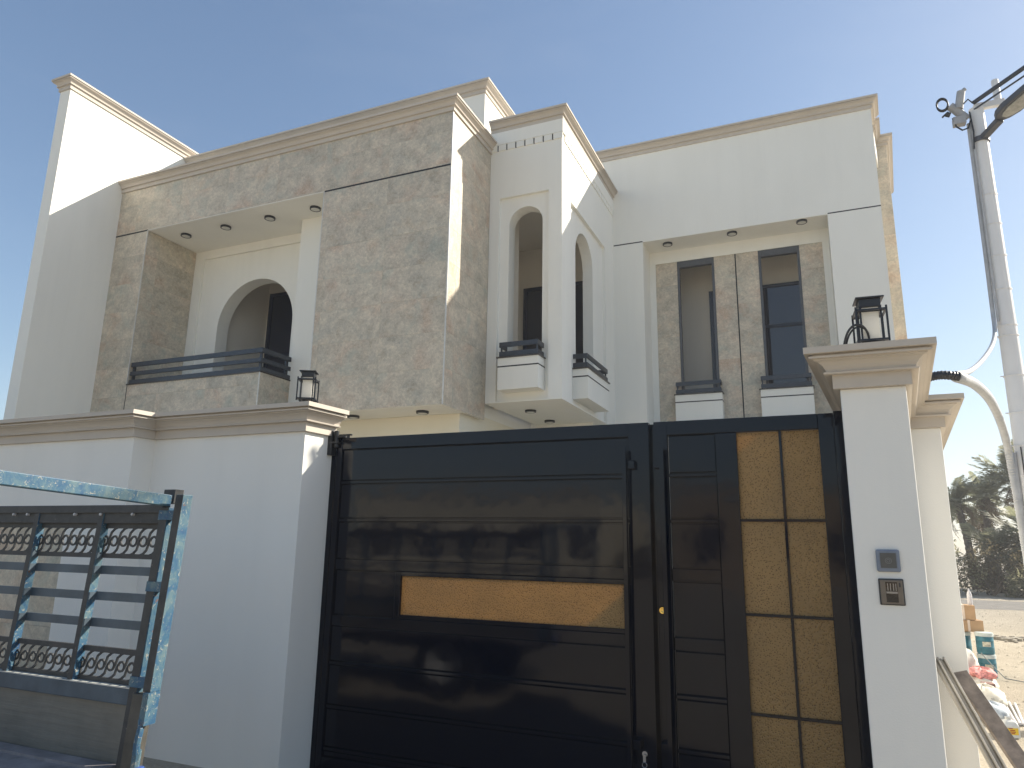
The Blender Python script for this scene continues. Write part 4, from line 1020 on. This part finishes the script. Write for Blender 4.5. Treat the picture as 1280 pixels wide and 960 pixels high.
def shrub(x, y, rx, rz_, lab, seed, mat, n=2600):
    r_ = random.Random(seed); t = thing('shrub', (x, y, 0), lab, 'shrub', 'scrub along the far side of the road')
    clumps = [(r_.uniform(-.7, .7)*rx, r_.uniform(-.5, .5)*rx, r_.uniform(.2, .85)*rz_, r_.uniform(.25, .5)) for _ in range(13)]
    mb = MB()
    for i in range(n):
        c = r_.choice(clumps); v = Vector((r_.gauss(0, 1), r_.gauss(0, 1), r_.gauss(0, 1))); v = v.normalized()*r_.random()**.35
        p = Vector((c[0]+v.x*c[3]*rx*.8, c[1]+v.y*c[3]*rx*.8, max(.03, c[2]+v.z*c[3]*rz_*.75)))
        s_ = r_.uniform(.03, .085); a = Vector((r_.gauss(0, 1), r_.gauss(0, 1), r_.gauss(0, .8))).normalized()*s_; b = Vector((r_.gauss(0, 1), r_.gauss(0, 1), r_.gauss(0, 1))).normalized()*s_*.5
        mb.add([p-a, p+b, p+a, p-b], [(0, 1, 2, 3)])
    mb.build('foliage', mat, t)
    mb = MB()
    for k in range(7):
        c = clumps[k]; mb.tube([(0, 0, 0), (c[0]*.4, c[1]*.4, c[2]*.6), (c[0], c[1], c[2])], [.03, .02, .008], 5)
    mb.build('stem', BARK, t)
MIX = leafmat('scrub_leaf_dry', (.13, .105, .06), (.19, .16, .095), (.27, .23, .15))
for i, (x, y, rx, rz_, lab, mt) in enumerate(((5.5, 31.2, 1.1, 1.7, 'straw coloured scrub bush at the foot of the wall line', MIX), (6.6, 30.6, .9, 1.3, 'dark green low bush just right of the straw one', SCRUB),
        (6.2, 32.4, 1.2, 2.2, 'tall reddish brown dry bush behind the low ones', MIX), (7.5, 30.9, 1.0, 1.2, 'grey green bush in the middle of the verge', SCRUB), (8.6, 31.2, 1.0, 1.4, 'green bush against the foot of the pole', SCRUB),
        (7.6, 32.4, 1.3, 2.0, 'tall dark bush below the tallest palm', SCRUB), (10.2, 31.5, 1.5, 1.8, 'wide bush to the right of the pole', SCRUB), (4.0, 31.5, 1.4, 1.9, 'bush hidden behind the side wall', SCRUB), (12.8, 32, 1.8, 2.0, 'far right bush of the verge', SCRUB), (9.0, 34, 1.6, 2.6, 'tall bush behind the pole among palms', SCRUB))):
    shrub(x, y, rx, rz_, lab, 40+i, mt)

# ------------------------------------------------------------------ street opposite the gate (mirrored in the glossy paint)
def neighbour(x0, x1, y0, y1, h, mat, lab, seed):
    t = thing('neighbour_house', ((x0+x1)/2, (y0+y1)/2, 0), lab, 'house'); F_ = local(t)
    mb = MB(F_); mb.box(x0, x1, y0, y1, 0, h); mb.build('wall', mat, t)
    mb = MB(F_); cornice(mb, [(x1, y1), (x0, y1)], h, .3, .15, .3); mb.build('parapet', BEIGE, t)
    n = int((x1-x0)/2.6)
    for f_ in range(2 if h > 5 else 1):
        for i in range(n):
            x = x0+.9+i*2.6; z = 1.0+f_*3.3
            mb = MB(F_); mb.box(x, x+1.2, y1, y1+.05, z, z+1.6); wf = mb.build('window', NAVYF, t)
            mb = MB(F_); mb.box(x+.07, x+1.13, y1+.051, y1+.056, z+.07, z+1.53); mb.build('pane', NAVY, wf)
neighbour(-22, -9, -32, -22, 3.6, CREAM, 'low cream house across the street behind the camera', 1)
neighbour(-6.0, 6, -34, -23, 3.8, SANDW, 'sand coloured house across the street facing the black gate', 2)

# ------------------------------------------------------------------ dusty air
hm = bpy.data.materials.new('dusty_air'); hm.use_nodes = True; ht = hm.node_tree; ht.nodes.clear()
pv = ht.nodes.new('ShaderNodeVolumePrincipled'); pv.inputs['Color'].default_value = (.86, .88, .92, 1); pv.inputs['Density'].default_value = 0.0020; pv.inputs['Anisotropy'].default_value = 0.3
ho = ht.nodes.new('ShaderNodeOutputMaterial'); ht.links.new(pv.outputs[0], ho.inputs['Volume'])
MB().box(-170, 170, -170, 270, -1.6, 12).build('haze', hm, kind='stuff')
